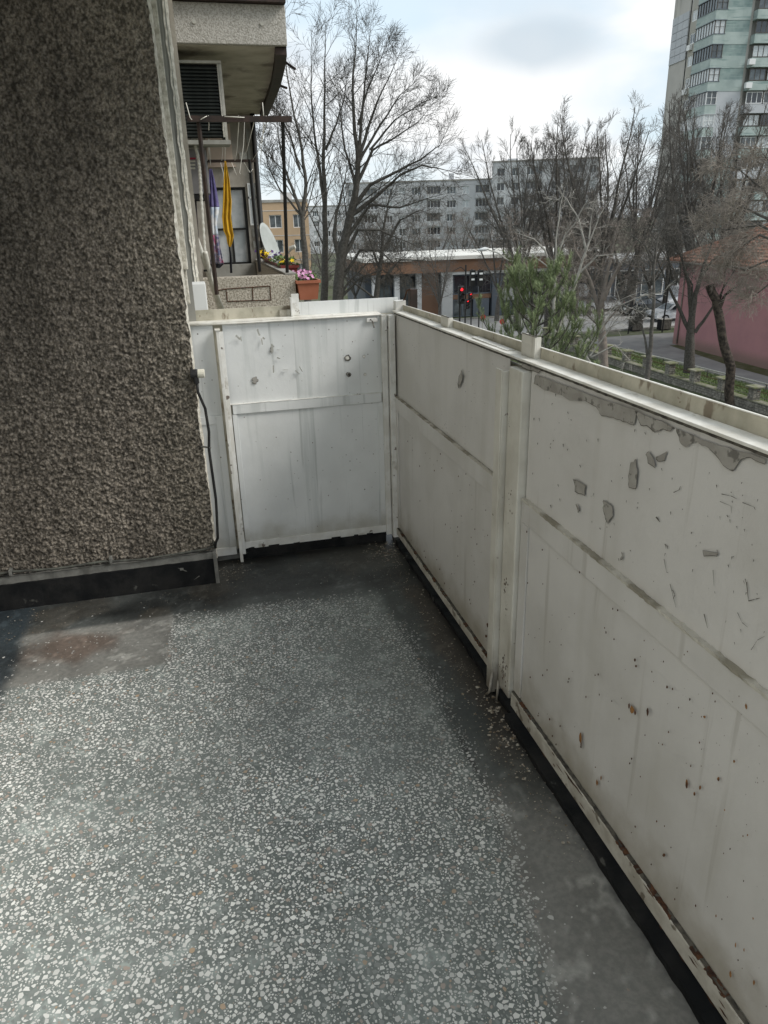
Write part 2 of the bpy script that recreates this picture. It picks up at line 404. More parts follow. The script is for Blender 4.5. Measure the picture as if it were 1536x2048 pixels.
# ------------------------------------------------------------------ BALCONY: floor
FX0, FX1, FY0, FY1 = -1.02, .965, -1.3, 3.42
gx = np.arange(FX0, FX1 + .011, .0125); gy = np.arange(FY0, FY1 + .012, .0125)
Xg, Yg = np.meshgrid(gx, gy)


def chip_cover(x, y):
    """how much of the ground shows marble chips: fades under the border bands, patches and dirt"""
    w = (vnoise(x, y, 5, 3) - .5) * .16 + (vnoise(x, y, 22, 4) - .5) * .06
    x = x + (vnoise(x, y, 2.2, 13) - .5) * .10
    edge = np.interp(y, [.6, .9, 1.2, 1.45, 1.8, 2.1, 2.6, 2.8], [.49, .535, .585, .63, .65, .66, .60, .60])
    k = 1 - sstep(-.05, .06, x - edge + w * .5)
    k *= 1 - sstep(2.70, 2.83, y + (x + .3) * .02 + w * .5)
    px_ = (sstep(-.90, -.86, x) * (1 - sstep(-.26, -.22, x + w * .3))) * sstep(2.40, 2.46, y + w * .3)
    k *= 1 - .985 * px_
    k *= sstep(-.83, -.74, x - (y - 2.3) * -.03 + w)
    k *= .55 + .45 * sstep(.30, .52, vnoise(x, y, 3.1, 9))
    # greyer worn lane on the right where chips sit low
    k *= 1 - .35 * sstep(.25, .5, x) * sstep(1.2, 1.9, y)
    return k


def floor_tone(x, y):
    n1 = vnoise(x, y, 2.2, 21)[..., None]; n2 = vnoise(x, y, 9, 31)[..., None]; n3 = vnoise(x, y, 30, 41, 3)[..., None]
    c = np.array([.185, .206, .196]) * (.75 + .5 * n1) * (.88 + .24 * n2)
    k = chip_cover(x, y)[..., None]
    dark = np.array([.075, .084, .082]) * (.7 + .7 * n2)
    mid = np.array([.235, .232, .218]) * (.75 + .5 * n2)
    right = sstep(.60, .66, x)[..., None]
    near = (1 - sstep(1.10, 1.75, y + (vnoise(x, y, 6, 44) - .5) * .5))[..., None]
    band = dark * (1 - near) + mid * near
    c = c * (1 - right) + (band) * right
    # near side: chip-free grey band left of the kerb
    nb = (sstep(-.03, .03, x - np.interp(y, [.6, .9, 1.2, 1.5], [.50, .545, .595, .65])) * (1 - sstep(1.3, 1.5, y)))[..., None]
    c = c * (1 - nb) + mid * nb
    # brown dirt lane along the rail
    dirt = (sstep(.70, .76, x + (n2[..., 0] - .5) * .1) * sstep(1.2, 1.9, y))[..., None]
    c = c * (1 - dirt * .8) + np.array([.062, .050, .040]) * (.6 + .8 * n2) * dirt * .8
    # far band
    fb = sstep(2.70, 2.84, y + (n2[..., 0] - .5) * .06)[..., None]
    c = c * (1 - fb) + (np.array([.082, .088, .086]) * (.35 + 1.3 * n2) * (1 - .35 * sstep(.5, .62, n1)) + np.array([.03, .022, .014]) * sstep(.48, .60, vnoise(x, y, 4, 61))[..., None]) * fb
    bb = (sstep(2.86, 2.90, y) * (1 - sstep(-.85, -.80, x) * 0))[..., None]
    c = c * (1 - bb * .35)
    # grey cement patch with rust stain near the pier
    p = (sstep(-.90, -.87, x) * (1 - sstep(-.25, -.22, x)) * sstep(2.42, 2.46, y) * (1 - sstep(2.80, 2.83, y)))[..., None]
    c = c * (1 - p) + np.array([.215, .212, .198]) * (.75 + .5 * n2) * p
    d = np.sqrt(((x + .60) / .22) ** 2 + ((y - 2.68) / .13) ** 2) + (n2[..., 0] - .5) * 1.1
    rs = (1 - sstep(.45, 1.15, d))[..., None]
    c = c * (1 - rs * .75) + np.array([.105, .072, .056]) * (.7 + .6 * n2) * rs * .85
    # dark strip by the left wall
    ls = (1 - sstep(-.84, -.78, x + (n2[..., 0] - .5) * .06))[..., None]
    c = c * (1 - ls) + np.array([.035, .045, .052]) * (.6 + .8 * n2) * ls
    # corner grime by the rail foot
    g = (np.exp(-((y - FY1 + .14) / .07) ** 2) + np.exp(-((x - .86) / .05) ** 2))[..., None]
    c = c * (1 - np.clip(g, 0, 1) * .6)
    pale = np.clip(sstep(.60, .80, vnoise(x, y, 1.6, 55)) + .9 * np.exp(-((x + .50) / .13) ** 2 - ((y - 1.72) / .07) ** 2) + .5 * np.exp(-((x + .4) / .16) ** 2 - ((y - 1.22) / .12) ** 2), 0, 1.3)[..., None]     # wiped, paler film, and brighter spots at left
    c = c * (1 + .5 * pale * (1 - right)) * (1 + .42 * (1 - sstep(-.55, .25, x + (n1[..., 0] - .5) * .5)) * sstep(2.75, 2.3, y))[..., None]  # last factor lightens the left side, painting a sheen into the floor colour
    seam = (np.exp(-((x - np.interp(y, [1.3, 1.45, 1.82, 2.05], [.60, .635, .648, .655])) / .004) ** 2) * sstep(1.30, 1.42, y) * (1 - sstep(1.95, 2.05, y)))[..., None]
    c = c * (1 - .65 * seam)
    # scuffs
    sc2 = sstep(.66, .70, n3)
    return np.clip(c * (1 + .5 * (sc2 - .2)), .004, 1)


Zg = (vnoise(Xg, Yg, 3, 5) - .5) * .004
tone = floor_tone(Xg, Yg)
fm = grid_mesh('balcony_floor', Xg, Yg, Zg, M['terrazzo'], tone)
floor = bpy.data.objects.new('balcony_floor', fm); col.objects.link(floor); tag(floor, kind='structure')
MW[floor.name] = Matrix.Identity(4)
b = MB(); b.box(FX0, FX1 + .05, FY0, FY1, -.25, -.006); o = b.build('floor_slab', M['mortar']); tag(o, kind='structure')


def make_chips():
    rs = np.random.RandomState(5)
    n = 230000
    x = rs.uniform(-.95, .72, n); y = rs.uniform(.55, 2.95, n); q_ = x > -.52 - .2 * y; x = x[q_]; y = y[q_]; n = len(x)
    # keep what the view can show: a wedge in front of the camera
    size = np.clip(rs.lognormal(math.log(.0028), .50, n), .0011, .0078)
    k = chip_cover(x, y)
    order = np.argsort(-size); cell = {}; keep = []
    dens = rs.uniform(0, 1, n)
    for i in order:
        if dens[i] > k[i] * 1.05 + .004: continue
        cx = int(x[i] / .0177); cy = int(y[i] / .0177); ok = True
        for a in (-1, 0, 1):
            for bb in (-1, 0, 1):
                for j in cell.get((cx + a, cy + bb), ()):
                    if (x[i] - x[j]) ** 2 + (y[i] - y[j]) ** 2 < (size[i] + size[j]) ** 2 * .66: ok = False; break
                if not ok: break
            if not ok: break
        if ok: cell.setdefault((cx, cy), []).append(i); keep.append(i)
    film = np.clip(.34 * sstep(.42, .66, vnoise(x, y, 2.6, 88)) + .22 * sstep(.1, .6, x) * sstep(1.0, 1.5, y) + .25 * sstep(1.9, 2.7, y) + .03, 0, .7) * (1 - .8 * (1 - sstep(-.5, .1, x)))  # film eased off at left, so chips there stay bright as if lit
    V = []; Fs = []; C = []
    for i in keep:
        m = rs.randint(4, 7); a0 = rs.uniform(0, 6.28); th = rs.uniform(0, 3.14); asp = rs.uniform(.45, 1)
        an = a0 + np.arange(m) * 6.283 / m + rs.uniform(-.35, .35, m); rr = size[i] * rs.uniform(.75, 1.2, m)
        px_ = np.cos(an) * rr; py_ = np.sin(an) * rr * asp
        X = x[i] + px_ * math.cos(th) - py_ * math.sin(th); Y = y[i] + px_ * math.sin(th) + py_ * math.cos(th)
        z = float((vnoise(np.array([x[i]]), np.array([y[i]]), 3, 5)[0] - .5) * .004) + .0006
        bI = len(V); V += [(X[j], Y[j], z) for j in range(m)]; Fs.append(tuple(range(bI, bI + m)))
        t = rs.uniform(0, 1)
        if t < .012: c = (.52, .38, .26)
        elif t < .08: c = (.46, .38, .33)
        elif t < .22: c = (.28, .30, .29)
        else:
            g = rs.uniform(.68, .94); c = (g, g * 1.0, g * .965)
        w = .62 + .38 * k[i]
        fl = film[i]; c = tuple(c[q] * (1 - fl) + (.20, .215, .205)[q] * fl for q in range(3))
        C += [(c[0] * w, c[1] * w, c[2] * w)] * m
    me = bpy.data.meshes.new('terrazzo_chips'); me.from_pydata(V, [], Fs); me.materials.append(M['chip'])
    a = me.color_attributes.new('tone', 'FLOAT_COLOR', 'POINT')
    C = np.concatenate([np.array(C), np.ones((len(C), 1))], 1).astype(np.float32); a.data.foreach_set('color', C.ravel())
    o = bpy.data.objects.new('terrazzo_chips', me); col.objects.link(o); o.parent = floor; tag(o, kind='stuff')
    return len(keep)


make_chips()

# grit, paint flakes and crumbs swept against the rail
b = MB(); rs = random.Random(3)
def crumbs(n, fx, fy, s0, s1):
    for _ in range(n):
        cx, cy = fx(), fy(); s = rs.uniform(s0, s1); a = rs.uniform(0, 6.28); el = rs.uniform(.3, 1)
        pts = [(cx + s * math.cos(a + t) * (1 if t % 3.14 < 1 else el), cy + s * math.sin(a + t) * el, .003 + rs.uniform(0, s * .5)) for t in (0, 1.6, 3.1, 4.6)]
        b.face(pts)
crumbs(420, lambda: min(.85, rs.gauss(.775, .035)), lambda: rs.uniform(1.2, 3.25), .0015, .006)
crumbs(160, lambda: rs.gauss(.76, .04), lambda: rs.gauss(3.16, .07), .002, .008)
crumbs(130, lambda: rs.gauss(.02, .06), lambda: rs.gauss(3.15, .05), .0015, .005)
crumbs(110, lambda: rs.gauss(.79, .03), lambda: rs.gauss(1.75, .1), .003, .010)
crumbs(900, lambda: min(.84, rs.gauss(.74, .05)), lambda: rs.uniform(1.3, 3.2), .0008, .003)
crumbs(500, lambda: rs.uniform(-.9, .8), lambda: rs.gauss(3.0, .12), .0008, .0026)
crumbs(70, lambda: rs.gauss(-.80, .07), lambda: rs.gauss(2.9, .1), .0015, .005)
crumbs(260, lambda: rs.uniform(-.8, .8), lambda: rs.uniform(.9, 3.2), .001, .0028)
o = b.build('floor_litter', M['debris'], floor); tag(o, kind='stuff')

# black kerb under the rail panels
kb = thing('rail_kerb', 'black bitumen coated kerb under the white railing panels', 'kerb', (.88, 1.0, 0))
def rough_bar(x0, x1, y0, y1, z0, z1, step, amp, seed, along='y'):
    b = MB(); r = random.Random(seed)
    a0, a1 = (y0, y1) if along == 'y' else (x0, x1)
    n = max(2, int((a1 - a0) / step)); prof = []
    for i in range(n + 1):
        a = a0 + (a1 - a0) * i / n
        j = [r.uniform(-amp, amp) for _ in range(4)]
        if along == 'y': prof.append([(x0 + j[0], a, z0), (x0 + j[1], a, z1 + j[2]), (x1, a, z1 + j[3]), (x1, a, z0)])
        else: prof.append([(a, y0 + j[0], z0), (a, y0 + j[1], z1 + j[2]), (a, y1, z1 + j[3]), (a, y1, z0)])
    for p in prof: b.v += p
    for i in range(n):
        for k in range(4):
            k2 = (k + 1) % 4; b.f.append((i * 4 + k, i * 4 + k2, i * 4 + 4 + k2, i * 4 + 4 + k)); b.m.append(0)
    b.f.append((0, 1, 2, 3)); e = n * 4; b.f.append((e, e + 3, e + 2, e + 1)); b.m += [0, 0]
    return b
rough_bar(.812, .955, -1.3, 1.80, 0, .020, .03, .0025, 1).build('kerb_length', M['bitumen'], kb)
rough_bar(.834, .955, 1.80, 3.30, 0, .022, .03, .003, 2).build('kerb_length', M['bitumen'], kb)
rough_bar(.07, .80, 3.285, 3.40, 0, .055, .03, .003, 3, 'x').build('kerb_length', M['bitumen'], kb)
rough_bar(-.04, .07, 3.30, 3.40, 0, .03, .03, .003, 4, 'x').build('kerb_length', M['mortar'], kb)

# ------------------------------------------------------------------ BALCONY: roughcast pier on the left
pier = thing('roughcast_wall', 'brown grey roughcast wall pier with black skirting on the left of the balcony', 'wall', (-.5, 3.12, 0))
WX0, WX1 = -1.0, -.037
wx = np.arange(WX0, WX1 + .0001, (WX1 - WX0) / 330); wz = np.arange(.155, 2.60, .0031)
Xw, Zw = np.meshgrid(wx, wz)
hgt = vnoise(Xw + .004 * vnoise(Xw, Zw, 200, 5, 1), Zw * .85, 118, 2, 3, .75) ** 1.3 + .3 * vnoise(Xw, Zw, 24, 8, 2)
hgt = (hgt - hgt.min()) / (hgt.max() - hgt.min())
edge = np.exp(-((Xw - WX1) / .02) ** 2)
Yw = 3.098 - .026 * hgt + edge * .008 * vnoise(Xw, Zw, 30, 14)
Xw2 = Xw + edge * (vnoise(Xw * 0, Zw, 26, 6) - .62) * .02
tn = (.86 + .5 * (vnoise(Xw, Zw * .5, 2.2, 71) - .5) - .18 * sstep(.52, .66, vnoise(Xw * 2, Zw * .3, 4, 75)))[..., None]
grain = vnoise(Xw, Zw, 90, 33, 2)[..., None]
grain = .35 * grain + .65 * vnoise(Xw, Zw * .8, 165, 36, 2)[..., None]; grain = sstep(.25, .75, grain)
base = np.array([.275, .245, .210]) * tn * (.40 + 1.15 * grain)
warm = sstep(-.35, -.05, Xw)[..., None]
base = base * (1 - .35 * warm) + np.array([.29, .265, .215]) * (.40 + 1.15 * grain) * .35 * warm
me = grid_mesh('roughcast_face', Xw2, Yw, Zw, M['stucco'], base)
o = bpy.data.objects.new('roughcast_face', me); col.objects.link(o); o.parent = pier; o.location = (.5, -3.12, 0)
# core behind the face and the return edge, coloured pale as if lit
b = MB(); b.box(WX0, WX1 - .006, 3.10, 3.42, 0.0, 2.6); b.build('wall_core', M['smooth_grey'], pier)
def rough_column(x, y0, y1, z0, z1, amp, seed, matn, name, parent, w=.02):
    zz = np.arange(z0, z1, .012); yy = np.linspace(y0, y1, max(3, int((y1 - y0) / .012)))
    Yc, Zc = np.meshgrid(yy, zz)
    Xc = x + (vnoise(Yc, Zc, 28, seed, 3) - .5) * amp - np.where((Yc - y0 < .004) | (y1 - Yc < .004), w, 0)
    me = grid_mesh(name, Xc, Yc, Zc, M[matn]); o = bpy.data.objects.new(name, me); col.objects.link(o); o.parent = parent
    o.location = -Vector(parent.location); return o
rough_column(-.034, 3.10, 3.22, .10, 2.6, .012, 3, 'stucco_lit', 'lit_edge', pier)
b = MB(); b.box(-.06, -.012, 3.215, 3.262, 1.34, 2.6); b.box(-.05, -.020, 3.262, 3.30, 1.2, 2.6); b.build('corner_bead', M['stucco_lit'], pier, bevel=.004)
# skirting: mortar lip, black face, cable on top
sk = rough_bar(-.985, -.052, 3.062, 3.10, 0.0, .118, .03, .0015, 12, 'x').build('skirting', M['bitumen'], pier)
rough_bar(-.985, -.04, 3.072, 3.10, .118, .148, .025, .0025, 13, 'x').build('skirting_lip', M['mortar'], pier)
rough_bar(-.052, -.036, 3.058, 3.12, 0.0, .15, .025, .002, 14, 'x').build('skirting_end', M['mortar'], pier)
b = MB(); b.box(-.20, -.185, 3.0595, 3.061, .085, .096); b.face([(-.21, 3.0592, .10), (-.195, 3.0592, .094), (-.17, 3.0592, .078), (-.176, 3.0592, .077)]); b.face([(-.15, 3.0592, .03), (-.12, 3.0592, .045), (-.122, 3.0592, .049)])
b.build('skirting_scratch', M['mortar'], pier)

pier2 = thing('facade_pilaster', 'grey smooth pilaster with brightly lit rough edge behind the balcony corner', 'wall', (-.1, 3.6, 0))
b = MB(); b.box(-.6, -.004, 3.345, 3.62, -.3, 3.2); b.box(-.6, .018, 3.62, 3.76, -.3, 3.2); b.build('pilaster_core', M['smooth_grey'], pier2)
rough_column(.028, 3.615, 3.765, 1.0, 3.2, .014, 6, 'stucco_lit', 'rough_edge', pier2)  # pale colour paints the light on this edge
b = MB(); b.box(-.055, -.002, 3.350, 3.50, 2.02, 2.6); b.build('lintel_boards', M['alu'], pier2)
b = MB(); b.box(-.03, .052, 3.43, 3.56, 1.10, 1.27); b.build('white_block', M['win_white'], pier2, bevel=.004)

# unseen rest of the room: left wall, ceiling slab
b = MB(); b.box(-1.35, -1.0, -1.4, 3.44, -.25, 2.75); o = b.build('balcony_side_wall', M['wall_in']); tag(o, kind='structure')
b = MB(); b.box(-1.0, -.986, -1.3, 3.06, 0, .12); b.build('side_skirting', M['bitumen'], o, world=True)
b = MB(); b.box(-1.35, .97, 1.2, 3.44, 2.62, 2.78); o = b.build('balcony_ceiling', M['ceil']); tag(o, kind='structure')

# ------------------------------------------------------------------ BALCONY: steel railing, long right side
PX = .86
rr = thing('balcony_railing', 'long white painted steel panel railing on the right with peeling paint', 'railing', (PX, 1.0, 0))
def sheet(x, y0, y1, z0, z1, name, m, parent, amp=.0025, seed=1, axis='x', step=.03, rise=0.0):
    """thin painted steel sheet that bulges slightly"""
    aa = np.linspace(y0, y1, max(3, int((y1 - y0) / step))); zz = np.linspace(z0, z1, max(3, int((z1 - z0) / step)))
    A, Z = np.meshgrid(aa, zz)
    Z = Z + (Z - z0) / (z1 - z0) * rise * (y1 - A)
    D = (vnoise(A, Z, 1.7, seed, 3) - .5) * 2 * amp
    B = x + D
    me = grid_mesh(name, B if axis == 'x' else A, A if axis == 'x' else B, Z, M[m]) if axis == 'x' else grid_mesh(name, A, B, Z, M[m])
    o = bpy.data.objects.new(name, me); col.objects.link(o); o.parent = parent; o.location = -Vector(parent.location)
    return o
secs = [(-1.25, .13), (.22, 1.825), (1.975, 3.262)]
def sbox(b, x0, x1, y0, y1, z0, z1, k=.008):
    n0 = len(b.v); b.box(x0, x1, y0, y1, z0, z1); b.v[n0:] = [(x, y, z + k * (3.29 - y)) for (x, y, z) in b.v[n0:]]; return b
for i, (ya, yb) in enumerate(secs):
    sheet(PX + .004, ya, yb, .745, 1.119 + .008 * (3.29 - yb), 'upper_sheet', 'paint', rr, .0026, 4 + i, rise=.008)
    sheet(PX - .004, ya + .05, yb - .05, .085, .675, 'lower_sheet', 'paint', rr, .003, 14 + i)
    b = MB()
    b.box(PX - .0085, PX + .003, ya, yb, .676, .742)                       # middle band
    b.build('middle_band', M['paint'], rr, bevel=.0015)
    b = MB(); b.box(PX - .0085, PX + .003, ya, ya + .048, .088, .675); b.build('frame_strip', M['paint'], rr, bevel=.0015)
    b = MB(); b.box(PX - .0085, PX + .003, yb - .048, yb, .088, .675); b.build('frame_strip', M['paint'], rr, bevel=.0015)
    b = rough_bar(PX - (.0105 if i < 2 else .009), PX + .004, ya, yb, .741, .7475 if i < 2 else .7445, .010, .0018, 30 + i); b.build('dirty_seam', M['sealant'], rr)
    # bottom angle with rusty top edge
    b = MB(); b.box(PX - .016, PX + .01, ya, yb, .030 if i < 2 else .048, .080); b.build('bottom_bar', M['bar_dirty'], rr, bevel=.002)
    rough_bar(PX - .0135, PX - .0035, ya, yb, .079, .0825, .012, .0016, 40 + i).build('open_seam', M['dark_edge'], rr)
    b = MB(); rq = random.Random(60 + i); q = ya + .02
    while q < yb - .08:
        l = rq.uniform(.015, .09)
        if rq.random() < .55:
            c = rough_bar(PX - .0148 - rq.uniform(0, .002), PX - .0035, q, q + l, .0785, .0824 + rq.uniform(0, .0016), .006, .0012, rq.randint(1, 999))
            n0 = len(b.v); b.v += c.v; b.f += [tuple(n0 + k for k in f) for f in c.f]; b.m += c.m
        q += l + rq.uniform(0, .08)
    o = b.build('rust_clumps', M['rust'], rr); tag(o, kind='stuff')
    # top ledge
b = MB(); sbox(b, PX - .0009, PX + .047, -1.25, 3.30, 1.1215, 1.1262); b.build('top_ledge', M['ledge'], rr, bevel=.0015)
b = MB(); sbox(b, PX - .0050, PX - .001, -1.25, 3.262, 1.1205, 1.1270); b.build('ledge_lip', M['ledge'], rr, bevel=.001)
b = MB(); sbox(b, PX + .0472, PX + .052, -1.25, 3.34, 1.09, 1.1475, .0125); b.build('upstand', M['upstand'], rr, bevel=.001)
b = MB(); sbox(b, PX + .0468, PX + .0525, -1.25, 3.34, 1.1476, 1.1498, .0125); b.build('upstand_edge', M['ledge'], rr)
b = MB(); b.box(PX + .012, PX + .046, -1.25, 3.34, .05, 1.10); b.build('outer_sheet', M['upstand'], rr)
# shadow-dark crack under the ledge
sb_ = rough_bar(PX - .003, PX + .004, -1.25, 3.26, 1.1145, 1.1200, .012, .0016, 61); sb_.v = [(x, y, z + .008 * (3.29 - y)) for (x, y, z) in sb_.v]; sb_.build('open_seam', M['dark_edge'], rr)
# sawn-off stubs standing on the ledge
def stub(y, h, w=.042):
    z0 = 1.1265 + .008 * (3.29 - y)
    b = MB(); b.box(PX + .028, PX + .032, y - w / 2, y + w / 2, z0, h); b.box(PX + .0321, PX + .0465, y - w / 2, y - w / 2 + .004, z0, h - .001); b.box(PX + .0321, PX + .0465, y + w / 2 - .004, y + w / 2, z0, h - .001)
    b.build('post_stub', M['post_cream'], rr, bevel=.0008)
    b = MB(); b.box(PX + .0275, PX + .0325, y - w / 2 - .001, y + w / 2 + .001, h, h + .0015); b.build('sawn_top', M['dark_edge'], rr)
stub(1.912, 1.196, .088); stub(2.643, 1.168, .084); stub(.05, 1.20, .08)
b = MB(); b.box(PX + .012, PX + .06, 3.285, 3.325, 1.122, 1.168); b.build('post_stub', M['paint_frame'], rr, bevel=.0015)
b = MB(); b.box(PX + .056, PX + .090, 3.20, 3.235, 1.10, 1.222); b.build('outer_post_stub', M['steel_brown'], rr, bevel=.002)
b = MB(); b.tube([(PX + .045, 3.33, 1.12), (PX + .058, 3.25, 1.215), (PX + .056, 3.20, 1.222)], .0035, 6); b.build('bent_rod', M['rust'], rr, smooth=True)
b = MB(); b.box(PX + .014, PX + .040, 2.02, 2.32, 1.1355, 1.1385); b.build('loose_paint_plate', M['paint_frame'], rr)
# twin post in the middle of the run
b = MB(); b.box(.838, PX + .012, 1.832, 1.922, .05, 1.112); b.build('square_post', M['post_cream'], rr, bevel=.004)
b = MB(); b.box(.820, .8245, 1.932, 1.975, .012, 1.100); b.box(.8245, PX, 1.930, 1.935, .012, 1.097)
b.build('angle_post', M['post_cream'], rr, bevel=.0012)
b = MB(); b.box(.806, PX, .135, .215, .03, 1.098); b.build('square_post', M['post_cream'], rr, bevel=.003)
b = MB(); b.tube([(.822, 1.93, .09), (.812, 1.925, .02), (.806, 1.935, .004)], .005, 6); b.tube([(.836, 1.91, .07), (.826, 1.895, .003)], .004, 6)
b.build('torn_foot', M['post_cream'], rr, smooth=True)
for (y, z, n) in ((1.87, .13, 40), (1.88, .42, 14), (1.87, .72, 9)):
    b = MB()
    for _ in range(n):
        a, c = y + rs.gauss(0, .014), z + rs.gauss(0, .03); s = rs.uniform(.001, .004)
        b.face([(.8372, a - s, c), (.8372, a, c - s * 1.5), (.8372, a + s, c), (.8372, a, c + s * 1.2)])
    o = b.build('rust_specks', M['rust'], rr); tag(o, kind='stuff')

# peeled areas, drawn from the photograph (image point -> point on the sheet)
def jag(poly, amp, r, n=3):
    out = []
    for i, p in enumerate(poly):
        q = poly[(i + 1) % len(poly)]
        for k in range(n):
            t = k / n; out.append((p[0] + (q[0] - p[0]) * t + r.uniform(-amp, amp) * (k > 0), p[1] + (q[1] - p[1]) * t + r.uniform(-amp, amp) * (k > 0)))
    return out
def peel(poly, seed, plane='x', m='primer', parent=None, off=.0046):
    r = random.Random(seed)
    pp = jag(poly, 1.8, r)
    f = (lambda p: onx(p[0], p[1], PX + .004 - off)) if plane == 'x' else (lambda p: ony(p[0], p[1], FYP - off - .001))
    f2 = (lambda p: onx(p[0], p[1], PX + .004 - off - .0006)) if plane == 'x' else (lambda p: ony(p[0], p[1], FYP - off - .0016))
    cx = sum(p[0] for p in pp) / len(pp); cy = sum(p[1] for p in pp) / len(pp)
    b = MB(); b.cur = 1
    big = [(p[0] - .6 if p[0] < cx else p[0] + .2, p[1] + (1.2 if p[1] > cy else -.2)) for p in pp]
    b.face([f(p) for p in big]); b.cur = 0  # dark polygon peeks out below and left, painting shade along the rim
    b.face([f2(p) for p in pp])
    return b.build('peeled_patch', [M[m], M['dark_edge']], parent or rr)
peel([(1072, 750), (1120, 768), (1180, 790), (1238, 808), (1276, 822), (1268, 850), (1246, 843), (1225, 834), (1203, 831), (1192, 813), (1170, 802), (1140, 801), (1118, 789), (1090, 781), (1068, 768)], 1)
peel([(1270, 822), (1300, 834), (1335, 848), (1350, 856), (1340, 862), (1322, 858), (1310, 864), (1296, 852), (1282, 850)], 2)
peel([(1352, 856), (1400, 878), (1440, 892), (1490, 905), (1530, 918), (1530, 928), (1500, 914), (1482, 918), (1466, 942), (1446, 930), (1430, 908), (1412, 893), (1390, 884), (1372, 895), (1360, 884)], 3)
peel([(1272, 918), (1275, 940), (1272, 976), (1258, 974), (1257, 950), (1262, 925)], 4)
peel([(1298, 903), (1306, 915), (1310, 935), (1296, 925), (1292, 910)], 5)
peel([(1334, 903), (1330, 920), (1316, 922), (1312, 914)], 6)
peel([(1146, 958), (1172, 972), (1170, 991), (1150, 982)], 7)
peel([(1208, 1000), (1224, 1012), (1226, 1032), (1216, 1048), (1210, 1030), (1206, 1015)], 8)
peel([(1406, 1100), (1436, 1106), (1434, 1112), (1408, 1112)], 9)
peel([(1152, 1008), (1160, 1020), (1156, 1024)], 10)
peel([(1243, 1104), (1246, 1114), (1240, 1122)], 11)
peel([(922, 740), (926, 752), (918, 776), (917, 760)], 12)
peel([(1040, 720), (1080, 738), (1078, 746), (1044, 734)], 15)
# blade-thin cracks and chips
b = MB(); r_ = random.Random(8)
def crack(pts, w=1.1):
    for i in range(len(pts) - 1):
        (x0, y0), (x1, y1) = pts[i], pts[i + 1]; dx, dy = x1 - x0, y1 - y0; l = math.hypot(dx, dy) + 1e-6; nx, ny = -dy / l * w * .5, dx / l * w * .5
        x_ = PX - .0002 if (y0 < 1384 - (1536 - x0) * .79) else PX - .0125
        b.face([onx(p[0], p[1], x_) for p in ((x0 + nx, y0 + ny), (x0 - nx, y0 - ny), (x1 - nx * .3, y1 - ny * .3), (x1 + nx * .3, y1 + ny * .3))])
crack([(1347, 985), (1358, 980), (1361, 972)], 1.6); crack([(1493, 1164), (1497, 1202), (1512, 1198), (1520, 1196)], 2); crack([(1443, 988), (1462, 992), (1474, 998)], 1.5)
crack([(1312, 1034), (1320, 1044)], 3); crack([(1475, 1225), (1484, 1245), (1496, 1255)]); crack([(1408, 1228), (1415, 1256)], 1.6); crack([(1440, 1003), (1462, 1012), (1463, 1026)])
crack([(1330, 1088), (1332, 1094)], 2); crack([(1345, 1180), (1350, 1190), (1346, 1198)], 1.5); crack([(1328, 1118), (1333, 1144), (1337, 1146)]); crack([(1485, 1005), (1508, 1014), (1511, 1020)], 1.6)
crack([(1340, 1168), (1352, 1215)]); crack([(1426, 1140), (1428, 1172)]); crack([(1502, 1300), (1515, 1280), (1530, 1272)])
for _ in range(150):
    x, y = r_.uniform(1060, 1530), r_.uniform(760, 1300)
    if y < 740 + (x - 1060) * .45 or y > 985 + (x - 1030) * .78 - 25: continue
    crack([(x, y), (x + r_.uniform(-2, 2), y + r_.uniform(2, 7))], r_.uniform(.8, 2))
o = b.build('paint_cracks', M['dark_edge'], rr); tag(o, kind='stuff')
b = MB()
def spot(px, py, w, h, xx, mb):
    n = 7; mb.face([onx(px + w * math.cos(6.283 * k / n) * r_.uniform(.7, 1.2), py + h * math.sin(6.283 * k / n) * r_.uniform(.7, 1.2), xx) for k in range(n)])
XL = PX - .0095
for (px, py, w, h) in ((1373, 1568, 4, 14), (1400, 1575, 3, 7), (1389, 1588, 3.5, 6), (1437, 1558, 4, 5), (1161, 1475, 3.5, 18), (1264, 1420, 6, 11), (1194, 1565, 3, 8), (1202, 1556, 2, 6),
                       (1409, 1434, 4, 4), (1492, 1413, 3, 8), (1468, 1523, 3, 4), (1461, 1948, 3.5, 9), (1508, 1965, 3, 7), (1488, 1900, 2, 5), (1432, 1832, 2, 4), (1471, 1890, 2, 8), (1506, 1837, 2, 4), (1486, 1672, 2, 3), (1495, 1670, 2, 3), (1449, 1620, 2, 3)):
    spot(px, py, w * .72, h * .75, XL, b)
o = b.build('rust_blisters', M['rust_light'], rr); tag(o, kind='stuff')
b = MB()
for (px, py, w, h) in ((1373, 1570, 2, 7), (1389, 1589, 2, 3), (1162, 1490, 1.6, 8), (1258, 1412, 2, 7), (1270, 1426, 2, 5), (1437, 1560, 2, 3), (1295, 1424, 2.2, 9), (1334, 1374, 2, 4), (1345, 1378, 1.6, 3), (1270, 1320, 2, 4), (1272, 1332, 2, 3), (1328, 1710, 3, 4), (975, 1250, 2, 5), (972, 1272, 2, 4)):
    spot(px, py, w, h, XL - .0006, b)
for _ in range(230):
    x, y = r_.uniform(1035, 1535), r_.uniform(1060, 2040)
    if y < 1000 + (x - 1030) * .86 or y > 1385 + (x - 1030) * 1.30: continue
    s = r_.uniform(.7, 2.2); spot(x, y, s * .7, s * 1.3, XL - .0006, b)
for _ in range(110):
    x, y = r_.uniform(812, 985), r_.uniform(840, 1330)
    if y < 860 + (x - 812) * .62 or y > 1070 + (x - 812) * 1.35: continue
    s = r_.uniform(.5, 1.5); spot(x, y, s * .6, s * 1.5, XL - .0006, b)
o = b.build('rust_pits', M['rust'], rr); tag(o, kind='stuff')
b = MB()
